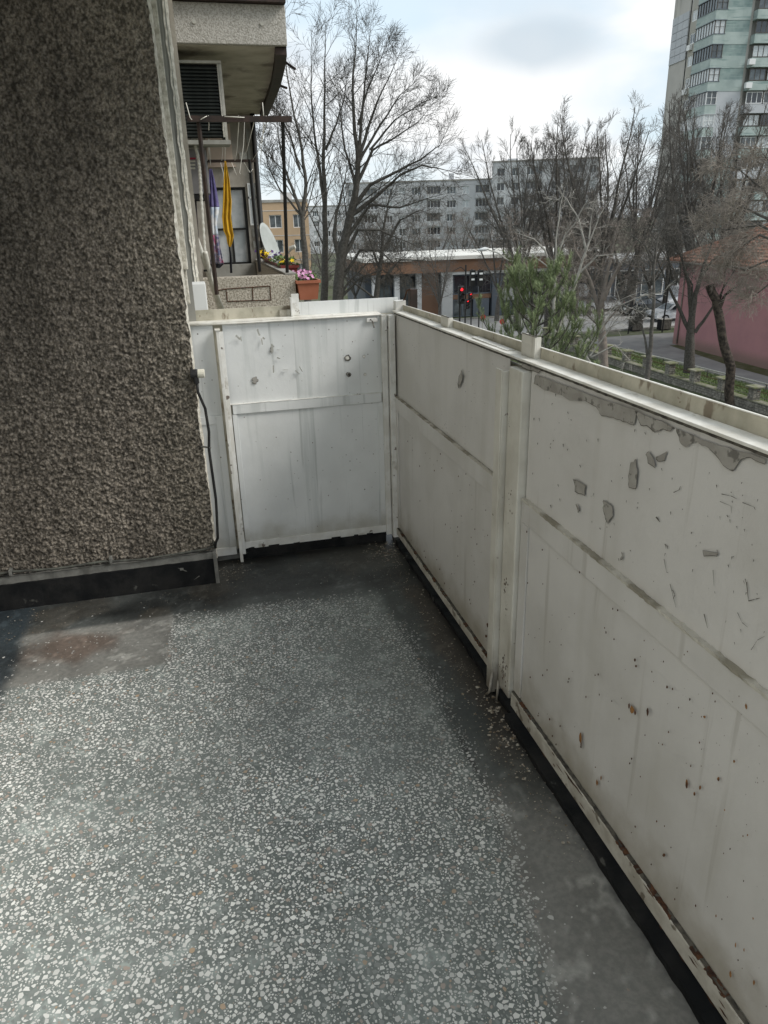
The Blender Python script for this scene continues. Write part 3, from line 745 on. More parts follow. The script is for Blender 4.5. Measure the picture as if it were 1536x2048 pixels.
for k in range(24):
    yy = rs.choice((.80, .92, 1.0, 1.25, 1.5)); a = yy + rs.gauss(0, .08); l = rs.uniform(.006, .03); h = rs.uniform(.001, .004); z = rs.choice((.077, .074, .070, .060, .045, .030))
    b.face([(PX - .0167, a - l, z), (PX - .0167, a, z - h), (PX - .0167, a + l, z), (PX - .0167, a + l * .3, min(.0795, z + h))])
o = b.build('rust_stain', M['rust'], rr); tag(o, kind='stuff')

# ------------------------------------------------------------------ BALCONY: end railing
FYP = 3.29
er = thing('end_railing', 'white painted steel end railing with screw holes and drip marks', 'railing', (.4, FYP, 0))
sheet(FYP + .004, .10, .812, .758, 1.114, 'upper_sheet', 'paint_cool', er, .0018, 51, 'y')
sheet(FYP + .001, .124, .780, .088, .712, 'lower_sheet', 'paint_cool', er, .002, 52, 'y')
sheet(FYP + .002, -.055, .060, .03, 1.112, 'narrow_sheet', 'paint_cool', er, .001, 53, 'y')
b = MB(); b.box(.108, .795, FYP - .009, FYP + .006, .714, .757); b.build('middle_band', M['paint_cool'], er, bevel=.0015)
rough_bar(.10, .795, FYP - .010, FYP + .006, .757, .7595, .012, .0008, 77, 'x').build('upper_seam', M['paint_frame'], er)
b = MB(); b.box(.104, .126, FYP - .006, FYP + .006, .088, .713); b.build('frame_strip', M['paint_cool'], er, bevel=.001)
b = MB(); b.box(.777, .800, FYP - .006, FYP + .006, .088, .713); b.build('frame_strip', M['paint_cool'], er, bevel=.001)
b = MB(); b.box(.10, .80, FYP - .006, FYP + .006, .050, .087); b.build('bottom_bar', M['paint_frame'], er, bevel=.0015)
b = MB(); b.box(-.05, .058, FYP - .008, FYP + .001, .030, .070); b.build('bottom_bar', M['paint_frame'], er, bevel=.0015)
b = MB(); b.box(.030, .060, FYP - .006, FYP + .001, .071, .712); b.build('frame_strip', M['paint_cool'], er, bevel=.001)
b = MB(); b.box(-.05, .0295, FYP - .005, FYP + .001, .6755, .712); b.build('frame_strip', M['paint_cool'], er, bevel=.001)
b = MB(); b.box(-.055, .862, FYP + .012, FYP + .05, .05, 1.112); b.build('outer_sheet', M['upstand'], er)
# inside corner posts
b = MB(); b.box(.800, .826, FYP - .022, FYP + .004, .04, 1.112); b.build('corner_post', M['paint_frame'], er, bevel=.003)
b = MB(); b.box(.829, .857, FYP - .045, FYP + .004, .03, 1.112); b.build('corner_post', M['paint_frame'], er, bevel=.003)
# leaning angle post on the left
b = MB(); b.box(.070, .084, FYP - .050, FYP - .012, .004, 1.088); b.box(.084, .100, FYP - .018, FYP - .012, .03, 1.08)
b.build('angle_post', M['paint_frame'], er, bevel=.0015)
b = MB(); b.box(.066, .088, FYP - .054, FYP - .010, 1.088, 1.094); b.build('post_cap', M['ledge'], er, bevel=.001)
b = MB(); b.box(-.055, .80, FYP - .006, FYP + .058, 1.114, 1.121); b.build('top_ledge', M['ledge'], er, bevel=.0015)
b = MB(); b.tube([(-.05, FYP - .009, 1.113), (.2, FYP - .009, 1.110), (.5, FYP - .009, 1.112), (.80, FYP - .009, 1.114)], .0045, 6); b.build('weld_bead', M['ledge'], er, smooth=True)
b = MB(); b.box(-.055, .405, FYP + .058, FYP + .063, 1.10, 1.166); b.build('upstand', M['upstand'], er, bevel=.001)
b = MB(); b.box(.43, .90, FYP + .058, FYP + .063, 1.10, 1.178); b.build('upstand', M['paint_cool'], er, bevel=.001)
b = MB(); b.box(.4045, .4115, FYP + .030, FYP + .064, 1.122, 1.20); b.box(.4116, .445, FYP + .052, FYP + .057, 1.122, 1.215); b.build('post_stub', M['paint_frame'], er, bevel=.001)
b = MB(); b.box(.355, .404, FYP + .045, FYP + .057, 1.122, 1.150); b.build('broken_mortar', M['sealant'], er)
# hook and holes
b = MB(); b.box(.735, .785, FYP - .012, FYP + .003, 1.082, 1.100); b.build('hook_plate', M['paint_frame'], er, bevel=.002)
b = MB(); b.tube([(.752, FYP - .013, 1.094), (.757, FYP - .030, 1.088), (.763, FYP - .034, 1.060)], .0035, 6); b.build('hook', M['primer'], er, smooth=True)
def disc(cx, cz, r0, y, m, name, par, n=12, j=.0):
    b = MB(); b.face([(cx + r0 * math.cos(6.283 * k / n) * rs.uniform(1 - j, 1 + j), y, cz + r0 * math.sin(6.283 * k / n) * rs.uniform(1 - j, 1 + j)) for k in range(n)])
    return b.build(name, M[m], par)
for (px, py, r0, edge_) in ((695, 716, .0075, 1), (728, 713, .006, 0), (698, 749, .0065, 1), (730, 749, .0055, 0)):
    p = ony(px, py, FYP)
    if not edge_: disc(p.x, p.z, r0 * 1.25, FYP - .0001, 'primer', 'hole_rim', er, 12, .1)
    if edge_: disc(p.x, p.z, r0 * 1.9, FYP + .0006, 'dark_edge', 'hole_rim', er, 11, .3); disc(p.x - .002, p.z + .001, r0 * 1.5, FYP, 'primer', 'hole_rim', er, 11, .3)
    disc(p.x, p.z, r0, FYP - .0006, 'ledge' if not edge_ or px < 696 else 'dark_edge', 'screw_hole', er, 12, .08)  # pale discs paint daylight showing through the holes
b = MB()
for (px, py, dx, dy, w) in ((470, 672, 9, 8, 3), (480, 674, 2, 9, 2), (513, 660, 5, 12, 3), (524, 676, 4, 3, 2.5), (522, 678, 2, 12, 2), (541, 690, 5, 5, 3), (542, 694, 1, 12, 4), (553, 716, 6, 2, 2), (545, 732, 1, 14, 2.5), (590, 742, 8, 6, 1.5), (598, 734, 6, 10, 1.5), (455, 690, 5, -6, 1.2), (553, 700, 6, 0, 1), (566, 740, 10, 0, 1)):
    q = [ony(px, py, FYP - .001), ony(px + dx, py + dy, FYP - .003), ony(px + dx + w, py + dy - w * .6, FYP - .010), ony(px + w, py - w, FYP - .006)]
    b.face(q)
o = b.build('curled_flakes', M['flake'], er); tag(o, kind='stuff')
peel([(505, 756), (512, 753), (517, 760), (512, 768), (505, 765)], 21, 'y', parent=er, off=.0)
peel([(541, 696), (545, 694), (544, 706), (541, 704)], 22, 'y', parent=er, off=.0)
b = MB()
for _ in range(60):
    px, py = rs.uniform(470, 775), rs.uniform(640, 1060); p = ony(px, py, FYP - .0075); s = rs.uniform(.0008, .0026)
    b.face([(p.x - s, p.y, p.z), (p.x, p.y, p.z - s * 1.4), (p.x + s, p.y, p.z), (p.x, p.y, p.z + s)])
o = b.build('rust_pits', M['rust'], er); tag(o, kind='stuff')

# black cable with its plug on the wall edge
cb = thing('electric_cable', 'black cable hanging from a plug down the edge of the roughcast wall', 'cable', (-.03, 3.07, .15))
pts = [(-.030, 3.07, .915), (-.031, 3.068, .87), (-.010, 3.066, .80), (-.006, 3.066, .70), (-.014, 3.068, .62), (-.012, 3.068, .50), (-.010, 3.068, .40), (-.016, 3.066, .30), (-.022, 3.07, .215), (-.034, 3.075, .19), (-.038, 3.08, .165)]
b = MB(); b.tube(pts, .0062, 8); b.build('cord', M['rubber'], cb, smooth=True)
b = MB(); b.tube([(-.052, 3.075, .945), (-.024, 3.072, .945)], .019, 12); b.tube([(-.034, 3.07, .945), (-.032, 3.07, .905)], .012, 10); b.build('plug', M['rubber'], cb, smooth=False, bevel=.003)
b = MB(); b.tube([(-.0235, 3.072, .945), (.004, 3.070, .944)], .018, 14); b.build('socket_cap', M['plast_white'], cb, bevel=.002)
b = MB(); b.tube([(-.045, 3.085, .635), (-.006, 3.062, .632)], .004, 6); b.build('clip', M['mortar'], cb)
c2 = thing('skirting_cable', 'dusty grey cable clipped along the top of the black skirting', 'cable', (-.5, 3.07, .165))
pts = [(-1.0, 3.075, .155), (-.93, 3.066, .172), (-.88, 3.064, .176), (-.7, 3.064, .165), (-.52, 3.063, .172), (-.35, 3.064, .158), (-.2, 3.066, .164), (-.08, 3.066, .170), (-.045, 3.07, .178), (-.04, 3.075, .20)]
b = MB(); b.tube(pts, .0055, 7); b.build('cord', M['rubber_grey'], c2, smooth=True)
for x in (-.88, -.48):
    b = MB(); b.box(x - .006, x + .006, 3.056, 3.09, .160, .186); b.build('clip', M['mortar'], c2, bevel=.002)

# ------------------------------------------------------------------ NEIGHBOUR BALCONIES
up = thing('upper_balcony', 'roughcast balcony above the neighbour with stained soffit and dark curved side', 'balcony', (.4, 6.2, 2.7))
b = MB(); b.box(.075, .86, 6.16, 6.28, 2.705, 2.955); b.build('front_parapet', M['par_grey'], up, bevel=.006)
b = MB(); b.prism([(.05, 6.20), (.85, 6.20), (.955, 7.51), (1.04, 9.72), (.05, 9.72)], 'z', 2.70, 2.76); b.build('soffit', M['soffit'], up)
b = MB()
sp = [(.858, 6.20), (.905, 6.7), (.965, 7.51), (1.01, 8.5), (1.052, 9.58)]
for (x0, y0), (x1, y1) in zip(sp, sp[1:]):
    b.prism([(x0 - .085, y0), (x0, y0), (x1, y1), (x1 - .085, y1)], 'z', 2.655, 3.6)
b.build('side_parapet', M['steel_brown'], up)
b = MB(); b.box(.075, .86, 6.10, 6.30, 2.957, 2.99); b.build('parapet_coping', M['steel_brown'], up)
for px in (388, 524):
    p = ony(px, 43 + (px - 388) * .03, 6.155); b = MB(); n = 12; b.tube([(p.x, 6.162, p.z), (p.x, 6.150, p.z)], .014, n); b.build('fixing_cap', M['alu'], up)
for (a_, b_) in (((572, 125), (590, 138)), ((562, 172), (573, 176))):
    p, q = ony(*a_, 6.9), ony(*b_, 6.7); b = MB(); b.tube([p, q], .010, 6); b.build('bracket', M['steel_brown'], up)

nb = thing('neighbour_facade', 'weathered brown end wall behind the laundry with black framed window', 'building', (.4, 9.7, 0))
b = MB()
def wall_open(b, x0, x1, z0, z1, ops, y, d=.12, tf=None):
    xs = sorted({x0, x1, *[o_[0] for o_ in ops], *[o_[1] for o_ in ops]}); zs = sorted({z0, z1, *[o_[2] for o_ in ops], *[o_[3] for o_ in ops]})
    for xa, xb in zip(xs, xs[1:]):
        for za, zb in zip(zs, zs[1:]):
            cx, cz = (xa + xb) / 2, (za + zb) / 2
            if any(o_[0] < cx < o_[1] and o_[2] < cz < o_[3] for o_ in ops): continue
            b.face([(xa, y, za), (xb, y, za), (xb, y, zb), (xa, y, zb)])
    for (a, c, e, g) in ops:
        b.face([(a, y, e), (a, y, g), (a, y + d, g), (a, y + d, e)]); b.face([(c, y, e), (c, y + d, e), (c, y + d, g), (c, y, g)])
        b.face([(a, y, g), (c, y, g), (c, y + d, g), (a, y + d, g)]); b.face([(a, y, e), (a, y + d, e), (c, y + d, e), (c, y, e)])
YN = 9.7
w0 = ony(424, 512, YN); w1 = ony(487, 352, YN)
wx0, wx1, wz0, wz1 = .33, .735, 1.05, 1.93
wall_open(b, .05, .90, -7, 2.75, [(wx0, wx1, wz0, wz1)], YN)
b.face([(.90, YN, -7), (.90, YN + 5, -7), (.90, YN + 5, 2.7), (.90, YN, 2.7)])
b.build('end_wall', M['brownwall'], nb)
b = MB()
for a, c in ((wx0, wx0 + .03), (.52, .545), (.545 + .16, wx1)): b.box(a, c, YN + .03, YN + .07, wz0, wz1)
for a, c in ((wz0, wz0 + .03), (1.45, 1.475), (wz1 - .03, wz1)): b.box(wx0, wx1, YN + .028, YN + .068, a, c)
wf = b.build('window', M['steel_black'], nb)
b = MB(); b.box(wx0 + .01, wx1 - .01, YN + .072, YN + .08, wz0 + .01, wz1 - .01); b.build('pane', M['glass_pale'], wf)
# second small window with white bars and brown blocks to its right
for (za, zb) in ((1.52, 1.95),):
    b = MB(); b.box(.76, .775, YN - .03, YN, za, zb); b.box(.845, .86, YN - .03, YN, za, zb); b.box(.76, .86, YN - .03, YN, zb, zb + .02); b.box(.76, .86, YN - .03, YN, za - .02, za); b.box(.76, .86, YN - .03, YN, 1.80, 1.82)
    wf = b.build('small_window', M['win_white'], nb)
    b = MB(); b.box(.775, .845, YN - .012, YN - .004, za, zb); b.build('pane', M['glass_pale'], wf)
b = MB(); b.box(.775, .86, YN - .02, YN, 1.24, 1.32); b.box(.775, .86, YN - .015, YN, 1.37, 1.46); b.build('vent_block', M['smooth_grey'], nb)
b = MB(); b.box(.33, .62, YN - .035, YN - .005, 2.17, 2.60); b.box(.30, .645, YN - .05, YN, 2.145, 2.17); b.build('insulated_patch', M['pink'], nb)
b = MB(); b.box(.80, .86, YN - .02, YN - .002, 2.20, 2.55); b.box(.70, .79, YN - .02, YN - .002, 2.22, 2.30); b.build('far_shutter', M['smooth_grey'], nb)
b = MB(); b.tube([(.885, YN - .06, 2.7), (.885, YN - .06, -6)], .03, 8); b.build('downpipe', M['steel_black'], nb, smooth=True)
b = MB(); b.box(-.5, .05, 3.78, 9.7, -7, 3.5); b.build('side_wall', M['brownwall'], nb)

# roller shutter bay
sh = thing('shuttered_window', 'window with closed dark roller shutter under the upper balcony', 'window', (.22, 6.35, 2.1))
YS = 6.36
tl, br = ony(356, 112, YS), ony(441, 262, YS)
sx0, sx1, sz0, sz1 = .055, .352, 2.13, 2.615
b = MB(); b.box(sx1, sx1 + .012, YS - .02, YS + .2, sz0, sz1); b.box(sx1 + .014, sx1 + .034, YS - .01, YS + .2, sz0 - .02, sz1); b.box(.05, sx1 + .034, YS - .02, YS + .2, sz1 + .001, sz1 + .02)
b.build('frame', M['alu'], sh, bevel=.001)
b = MB(); b.box(.05, sx1 + .05, YS - .04, YS + .2, sz0 - .05, sz0 - .021); b.build('sill', M['smooth_grey'], sh)
bs = MB(); bs.prism([(0, 0), (-.012, .004), (-.014, .012), (0, .0215)], 'x', .055, sx1 - .001); sm_ = bs.mesh('slat', M['shutter'])
k = 0; z = sz0
while z < sz1 - .02: inst('slat', sm_, sh, (-.22, YS - 6.35, z - 2.1)); z += .0235
b = MB(); b.box(.055, sx1 - .002, YS + .03, YS + .05, sz0, sz1); b.build('backing', M['dark'], sh)

low = thing('neighbour_balcony', 'sandy roughcast neighbour balcony parapet beyond the end railing', 'balcony', (.45, 6.6, 0))
b = MB(); b.box(.05, .862, 6.60, 6.72, -.3, 1.098); b.build('front_parapet', M['stucco_par'], low, bevel=.01)
b = MB(); b.box(.78, .86, 6.72, 9.68, -.3, 1.09); b.build('side_parapet', M['stucco_par'], low, bevel=.008)
b = MB(); b.box(.775, .868, 6.60, 9.68, 1.0985, 1.112); b.build('side_coping', M['kerb'], low)
b = MB(); b.box(.05, .9, 6.6, 9.7, -.4, -.3); b.build('slab', M['mortar'], low)
b = MB()
for (a, c) in (((452, 578), (540, 572)), ((540, 572), (542, 600)), ((455, 603), (542, 600)), ((452, 578), (455, 603)), ((430, 582), (452, 578)), ((505, 575), (506, 600))):
    p, q = ony(a[0], a[1], 6.596), ony(c[0], c[1], 6.596); b.tube([p, q], .004, 4)
b.build('score_line', M['rust'], low)
b = MB(); b.box(.20, .77, 9.60, 9.68, .60, 1.06); b.build('end_parapet', M['smooth_grey'], low)

# laundry frame
lf = thing('laundry_frame', 'dark brown steel clothes drying frame over the neighbour balcony', 'drying frame', (.5, 6.7, 1.1))
p0, p1 = ony(366, 231, 6.1), ony(587, 237, 6.1)
b = MB(); b.box(.09, .85, 6.09, 6.115, 2.205, 2.245); b.build('beam', M['steel_brown'], lf)
b = MB(); b.box(.23, .735, 7.99, 8.01, 2.075, 2.10); b.build('beam', M['steel_brown'], lf)
b = MB(); b.tube([(.172, 6.13, 2.24), (.172, 6.13, 1.0)], .017, 6); b.build('post', M['steel_brown'], lf)
b = MB(); b.tube([(.785, 6.13, 2.22), (.80, 6.65, 1.10)], .0145, 8); b.build('post', M['steel_black'], lf)
b = MB(); b.tube([(.672, 8.0, 2.10), (.685, 8.05, 1.05)], .017, 6); b.build('post', M['steel_black'], lf)
b = MB()
for i, x in enumerate((.245, .345, .46, .57, .66)):
    x2 = x + (.02, .06, .07, .02, .04)[i]
    b.tube([(x, 6.09, 2.245), (x, 6.13, 2.20), (x + (x2 - x) * .5, 7.1, 2.13 - .03), (x2, 7.98, 2.09)], .0028, 4)
for (a, c, d, yy) in (((525, 205), (528, 240), (520, 330), 6.2), ((372, 205), (380, 235), (384, 240), 6.08)):
    b.tube([ony(*a, yy), ony(*c, yy), ony(*d, yy + (1.4 if a[0] > 500 else 0))], .0028, 4)
for q in ([(415, 240), (421, 330)], [(450, 242), (450, 325)], [(489, 240), (487, 290), (479, 345), (481, 348)], [(441, 325), (447, 348), (446, 372)], [(463, 325), (473, 350)], [(488, 325), (500, 345), (506, 338)]):
    b.tube([ony(x, y, 7.4) for x, y in q], .003, 4)
b.tube([ony(x, y, 6.08) for x, y in ((449, 233), (489, 235))], .003, 4); b.tube([ony(x, y, 6.08) for x, y in ((401, 239), (414, 232))], .003, 4)
b.build('cord', M['cord'], lf, smooth=True)

def cloth(name, label, cat, rows, yy, mats, folds, parent=None):
    """rows: (px left, px right, py) down the hanging cloth"""
    t = thing(name, label, cat, tuple(ony((rows[0][0] + rows[0][1]) / 2, rows[0][2], yy)))
    nseg = 14; fine = []
    for i in range(len(rows) - 1):
        for k in range(6):
            u = k / 6; fine.append([rows[i][j] * (1 - u) + rows[i + 1][j] * u for j in range(3)] + [i])
    fine.append(list(rows[-1]) + [len(rows) - 2])
    parts = {}
    for fi in range(len(fine) - 1): parts.setdefault(mats[fine[fi][3]], []).append(fi)
    for mn, idx in parts.items():
        b = MB()
        for fi in idx:
            for k in range(nseg):
                def P(r, u):
                    px = r[0] + (r[1] - r[0]) * u; dep = .012 * math.sin(u * folds * 6.28 + r[2] * .012) * min(1, (r[1] - r[0]) / 20) + .003 * math.sin(u * 31 + r[2] * .05)
                    return ony(px, r[2], yy + dep)
                u0, u1 = k / nseg, (k + 1) / nseg
                b.face([P(fine[fi], u0), P(fine[fi], u1), P(fine[fi + 1], u1), P(fine[fi + 1], u0)])
        o = b.build('cloth_piece', M[mn], t, smooth=True)
        s = o.modifiers.new('thick', 'SOLIDIFY'); s.thickness = .004
        w = o.modifiers.new('weld', 'WELD'); w.merge_threshold = .0005
        o.modifiers.move(1, 0)
    return t
cloth('yellow_garment', 'mustard yellow garment hanging on the drying frame', 'clothing',
      [(449, 452, 322), (447, 459, 360), (446, 463, 400), (444, 462, 435), (447, 466, 462), (452, 468, 472), (455, 464, 488), (458, 462, 494)], 7.3, ['yellow_cloth'] * 7, 2)
cloth('patterned_garment', 'violet and patterned garment hanging left of the yellow one', 'clothing',
      [(418, 424, 338), (418, 429, 360), (416, 436, 400), (416, 438, 414), (420, 434, 448), (421, 437, 470), (421, 442, 500), (420, 448, 528), (424, 440, 536)], 7.1,
      ['violet_cloth', 'violet_cloth', 'violet_cloth', 'pale_cloth', 'pale_cloth', 'pattern_cloth', 'pattern_cloth', 'black_cloth'], 2.5)
cloth('dark_straps', 'dark straps hanging below the yellow garment', 'clothing', [(457, 460, 488), (460, 463, 520), (461, 464, 546)], 7.32, ['black_cloth'] * 2, 1)

# air conditioner, hose and pipes
acx = thing('air_conditioner', 'grey air conditioner side with fan grille on the facade', 'air conditioner', (.12, 6.5, 1.8))
b = MB(); b.box(.052, .215, 6.48, 7.2, 1.74, 2.06); b.build('casing', M['ac'], acx, bevel=.006)
b = MB()
for i in range(3):
    for j in range(5): p = ony(379 + j * 2.6, 322 + i * 7, 6.474); b.box(p.x - .004, p.x + .004, 6.472, 6.479, p.z - .008, p.z + .004)
b.build('louvre', M['plast_white'], acx)
b = MB(); p = ony(384, 322, 6.474); b.box(p.x - .03, p.x + .03, 6.470, 6.4745, p.z + .012, p.z + .024); b.build('red_badge', M['sign_red'], acx)
b = MB(); b.box(.052, .20, 6.46, 6.9, 1.70, 1.735); b.build('bracket', M['dark'], acx)
hs = thing('corrugated_hose', 'pale corrugated hose arching down beside the air conditioner', 'hose', (.2, 6.4, 1.5))
hp = [(368, 268), (380, 272), (389, 288), (395, 308), (399, 335), (401, 370), (404, 420), (408, 480), (413, 540)]
pts = []; rad = []
for i in range(len(hp) - 1):
    for k in range(9):
        u = k / 9; pts.append(ony(hp[i][0] * (1 - u) + hp[i + 1][0] * u, hp[i][1] * (1 - u) + hp[i + 1][1] * u, 6.42)); rad.append(.0135 if (len(pts) % 2) else .0105)
b = MB(); b.tube(pts, rad, 8); b.build('hose', M['hose'], hs)
wp = thing('white_poles', 'two white poles leaning against the neighbour parapet', 'pole', (.3, 6.3, .9))
b = MB(); b.tube([ony(393, 477, 5.9), ony(415, 540, 6.2), ony(440, 617, 6.5)], [.018, .022, .022], 8); b.build('pole', M['hose'], wp, smooth=True)
b = MB(); b.tube([ony(411, 505, 6.0), ony(422, 560, 6.25), ony(445, 617, 6.5)], .017, 8); b.build('pole', M['hose'], wp, smooth=True)
b = MB(); p = ony(415, 541, 6.18); b.box(p.x - .03, p.x + .012, p.y - .03, p.y + .02, p.z - .006, p.z + .006); b.build('clip', M['steel_black'], wp)
vp = thing('waste_pipe', 'dark vertical waste pipe below the air conditioner', 'pipe', (.1, 6.9, 1))
b = MB(); b.tube([ony(384, 385, 6.9), ony(390, 460, 6.9), ony(398, 560, 6.9), ony(401, 600, 6.9)], [.035, .03, .03, .03], 8); b.build('pipe', M['steel_brown'], vp, smooth=True)

# satellite dish
dc = ony(533, 494, 8.6)
ds = thing('satellite_dish', 'pale grey satellite dish beyond the neighbour parapet', 'satellite dish', (dc.x, dc.y, 1.1))
b = MB(); nrm_ = Vector((.86, -.38, .30)).normalized(); uu = nrm_.cross(Vector((0, 0, 1))).normalized(); vv = nrm_.cross(uu)
rings = []
for i in range(7):
    rr_ = .235 * i / 6; rings.append([tuple(dc + uu * rr_ * math.cos(6.283 * k / 28) + vv * rr_ * 1.05 * math.sin(6.283 * k / 28) + nrm_ * (rr_ ** 2 * .9)) for k in range(28)])
for i in range(6):
    for k in range(28):
        k2 = (k + 1) % 28
        b.face([rings[i][k], rings[i][k2], rings[i + 1][k2], rings[i + 1][k]] if i else [rings[0][k], rings[1][k2], rings[1][k]])
o = b.build('reflector', M['dish'], ds, smooth='merge'); s = o.modifiers.new('t', 'SOLIDIFY'); s.thickness = .006
b = MB(); b.tube([dc - vv * -.22, dc + nrm_ * .30 - vv * -.10], .008, 6); b.tube([dc - nrm_ * .02, dc - nrm_ * .10, Vector((dc.x - .09, dc.y - .05, 1.12))], .014, 6); b.build('arm', M['alu'], ds)
b = MB(); q = dc + nrm_ * .31 + vv * .10; b.tube([q, q - nrm_ * .07], .022, 10); b.build('receiver', M['hose'], ds)

# flower boxes
def flowers(mb, cx0, cx1, cy0, cy1, cz, n, s, h=.05):
    for _ in range(n):
        c = Vector((rs.uniform(cx0, cx1), rs.uniform(cy0, cy1), cz + rs.uniform(0, h)))
        ax = Vector((rs.uniform(-.6, .6), rs.uniform(-1, .2), rs.uniform(.2, 1))).normalized(); u = ax.cross(Vector((0, 0, 1))).normalized(); v = ax.cross(u)
        for k in range(5):
            a = 6.283 * k / 5; d = u * math.cos(a) + v * math.sin(a); e = u * math.cos(a + .6) + v * math.sin(a + .6); g = u * math.cos(a - .6) + v * math.sin(a - .6)
            mb.face([c, c + g * s * .7 + ax * s * .1, c + d * s, c + e * s * .7 + ax * s * .1])
def leaves(mb, cx0, cx1, cy0, cy1, cz, n, s, h=.05):
    for _ in range(n):
        c = Vector((rs.uniform(cx0, cx1), rs.uniform(cy0, cy1), cz + rs.uniform(-.01, h))); d = Vector((rs.uniform(-1, 1), rs.uniform(-1, 1), rs.uniform(-.2, 1))).normalized() * s; w = d.cross(Vector((0, 0, 1))).normalized() * s * .35
        mb.face([c, c + d * .5 + w, c + d, c + d * .5 - w])
fb_ = thing('flower_box', 'terracotta flower box with pink flowers outside the neighbour parapet', 'planter', (.96, 6.8, .86))
x0, x1, y0, y1, zb, zt = .870, 1.06, 6.55, 7.15, .885, 1.035
b = MB()
def trough(b, x0, x1, y0, y1, zb, zt, tp=.018, rim=.012):
    o_ = [(x0 - rim * 0, y0), (x1, y0), (x1, y1), (x0, y1)]
    lo = [(x0 + tp, y0 + tp, zb), (x1 - tp, y0 + tp, zb), (x1 - tp, y1 - tp, zb), (x0 + tp, y1 - tp, zb)]
    hi = [(x0, y0, zt), (x1, y0, zt), (x1, y1, zt), (x0, y1, zt)]
    for i in range(4): j = (i + 1) % 4; b.face([lo[i], lo[j], hi[j], hi[i]])
    b.face(lo[::-1])
    b.box(x0 - rim, x1 + rim, y0 - rim, y0 + .004, zt - .012, zt + .012); b.box(x0 - rim, x1 + rim, y1 - .004, y1 + rim, zt - .012, zt + .012)
    b.box(x0 - rim, x0 + .004, y0 + .0041, y1 - .0041, zt - .012, zt + .012); b.box(x1 - .004, x1 + rim, y0 + .0041, y1 - .0041, zt - .012, zt + .012)
trough(b, x0, x1, y0, y1, zb, zt); b.build('box', M['terracotta'], fb_)
b = MB(); b.face([(x0 + .003, y0, zt - .015), (x1 - .003, y0, zt - .015), (x1 - .003, y1, zt - .015), (x0 + .003, y1, zt - .015)]); b.build('soil', M['bark'], fb_)
b = MB(); flowers(b, x0, x1 - .02, y0, y1, zt + .02, 60, .017, .05); o = b.build('petals', M['petal_pink'], fb_); tag(o, kind='stuff')
b = MB(); leaves(b, x0, x1 + .02, y0, y1, zt, 160, .045, .03); o = b.build('leaves', M['leaf'], fb_); tag(o, kind='stuff')
fb2 = thing('flower_box', 'dark red flower box with yellow and violet flowers on the neighbour parapet', 'planter', (.90, 8.0, 1.1))
b = MB(); trough(b, .84, .99, 7.35, 9.1, 1.03, 1.125); b.build('box', M['darkred'], fb2)
b = MB(); flowers(b, .83, .98, 7.3, 7.8, 1.15, 9, .022, .03); flowers(b, .78, .88, 8.2, 9.2, 1.15, 26, .022, .10); o = b.build('yellow_petals', M['petal_yellow'], fb2); tag(o, kind='stuff')
b = MB(); flowers(b, .76, .96, 8.0, 9.3, 1.16, 30, .022, .07); o = b.build('violet_petals', M['petal_violet'], fb2); tag(o, kind='stuff')
b = MB(); leaves(b, .82, 1.0, 7.35, 9.1, 1.13, 160, .05, .05); o = b.build('leaves', M['leaf'], fb2); tag(o, kind='stuff')

# ------------------------------------------------------------------ GROUND
GZ = -6.8
b = MB(); b.face([(-1500, -1500, GZ), (1500, -1500, GZ), (1500, 2500, GZ), (-1500, 2500, GZ)]); o = b.build('ground', M['ground'], world=False); tag(o, kind='structure')
b = MB(); b.face([(24.0, -20, GZ + .006), (27.3, -20, GZ + .006), (27.3, 44, GZ + .006), (26, 49.5, GZ + .006), (24.0, 49.5, GZ + .006)]); o = b.build('lawn', M['lawn'], world=False); tag(o, kind='structure')
b = MB(); b.face([(27.3, -20, GZ + .010), (31.4, -20, GZ + .010), (34.5, 49, GZ + .010), (26.2, 49, GZ + .010), (27.3, 44, GZ + .010)]); o = b.build('alley', M['asphalt'], world=False); tag(o, kind='structure')
b = MB(); b.face([(29.0, 20, GZ + .014), (31.6, 20, GZ + .014), (31.6, 44, GZ + .014), (30.8, 44, GZ + .014), (29.6, 36, GZ + .014)]); o = b.build('moss_strip', M['moss'], world=False); tag(o, kind='structure')
b = MB(); b.face([(-60, 51.6, GZ + .010), (120, 51.6, GZ + .010), (120, 63, GZ + .010), (-60, 63, GZ + .010)]); o = b.build('street', M['street'], world=False); tag(o, kind='structure')
b = MB(); b.box(-60, 120, 51.35, 51.59, GZ, GZ + .13); o = b.build('street_kerb', M['kerb']); tag(o, kind='structure')
b = MB(); b.box(-60, 120, 63.01, 63.25, GZ, GZ + .13); o = b.build('street_kerb', M['kerb']); tag(o, kind='structure')
b = MB(); b.box(27.2, 27.34, 20, 43.5, GZ, GZ + .12); o = b.build('alley_kerb', M['kerb']); tag(o, kind='structure')
# grass tufts on the lawn
b = MB(); rg = random.Random(12)
for _ in range(9000):
    x, y = rg.uniform(24.1, 27.2), rg.uniform(24, 44); h = rg.uniform(.05, .16); a = rg.uniform(0, 6.28); dx, dy = math.cos(a) * .03, math.sin(a) * .03
    b.face([(x - dx, y - dy, GZ), (x + dx, y + dy, GZ), (x + rg.uniform(-.06, .06), y + rg.uniform(-.06, .06), GZ + h)])
o = b.build('lawn_grass', M['grass'], world=False); tag(o, kind='stuff')

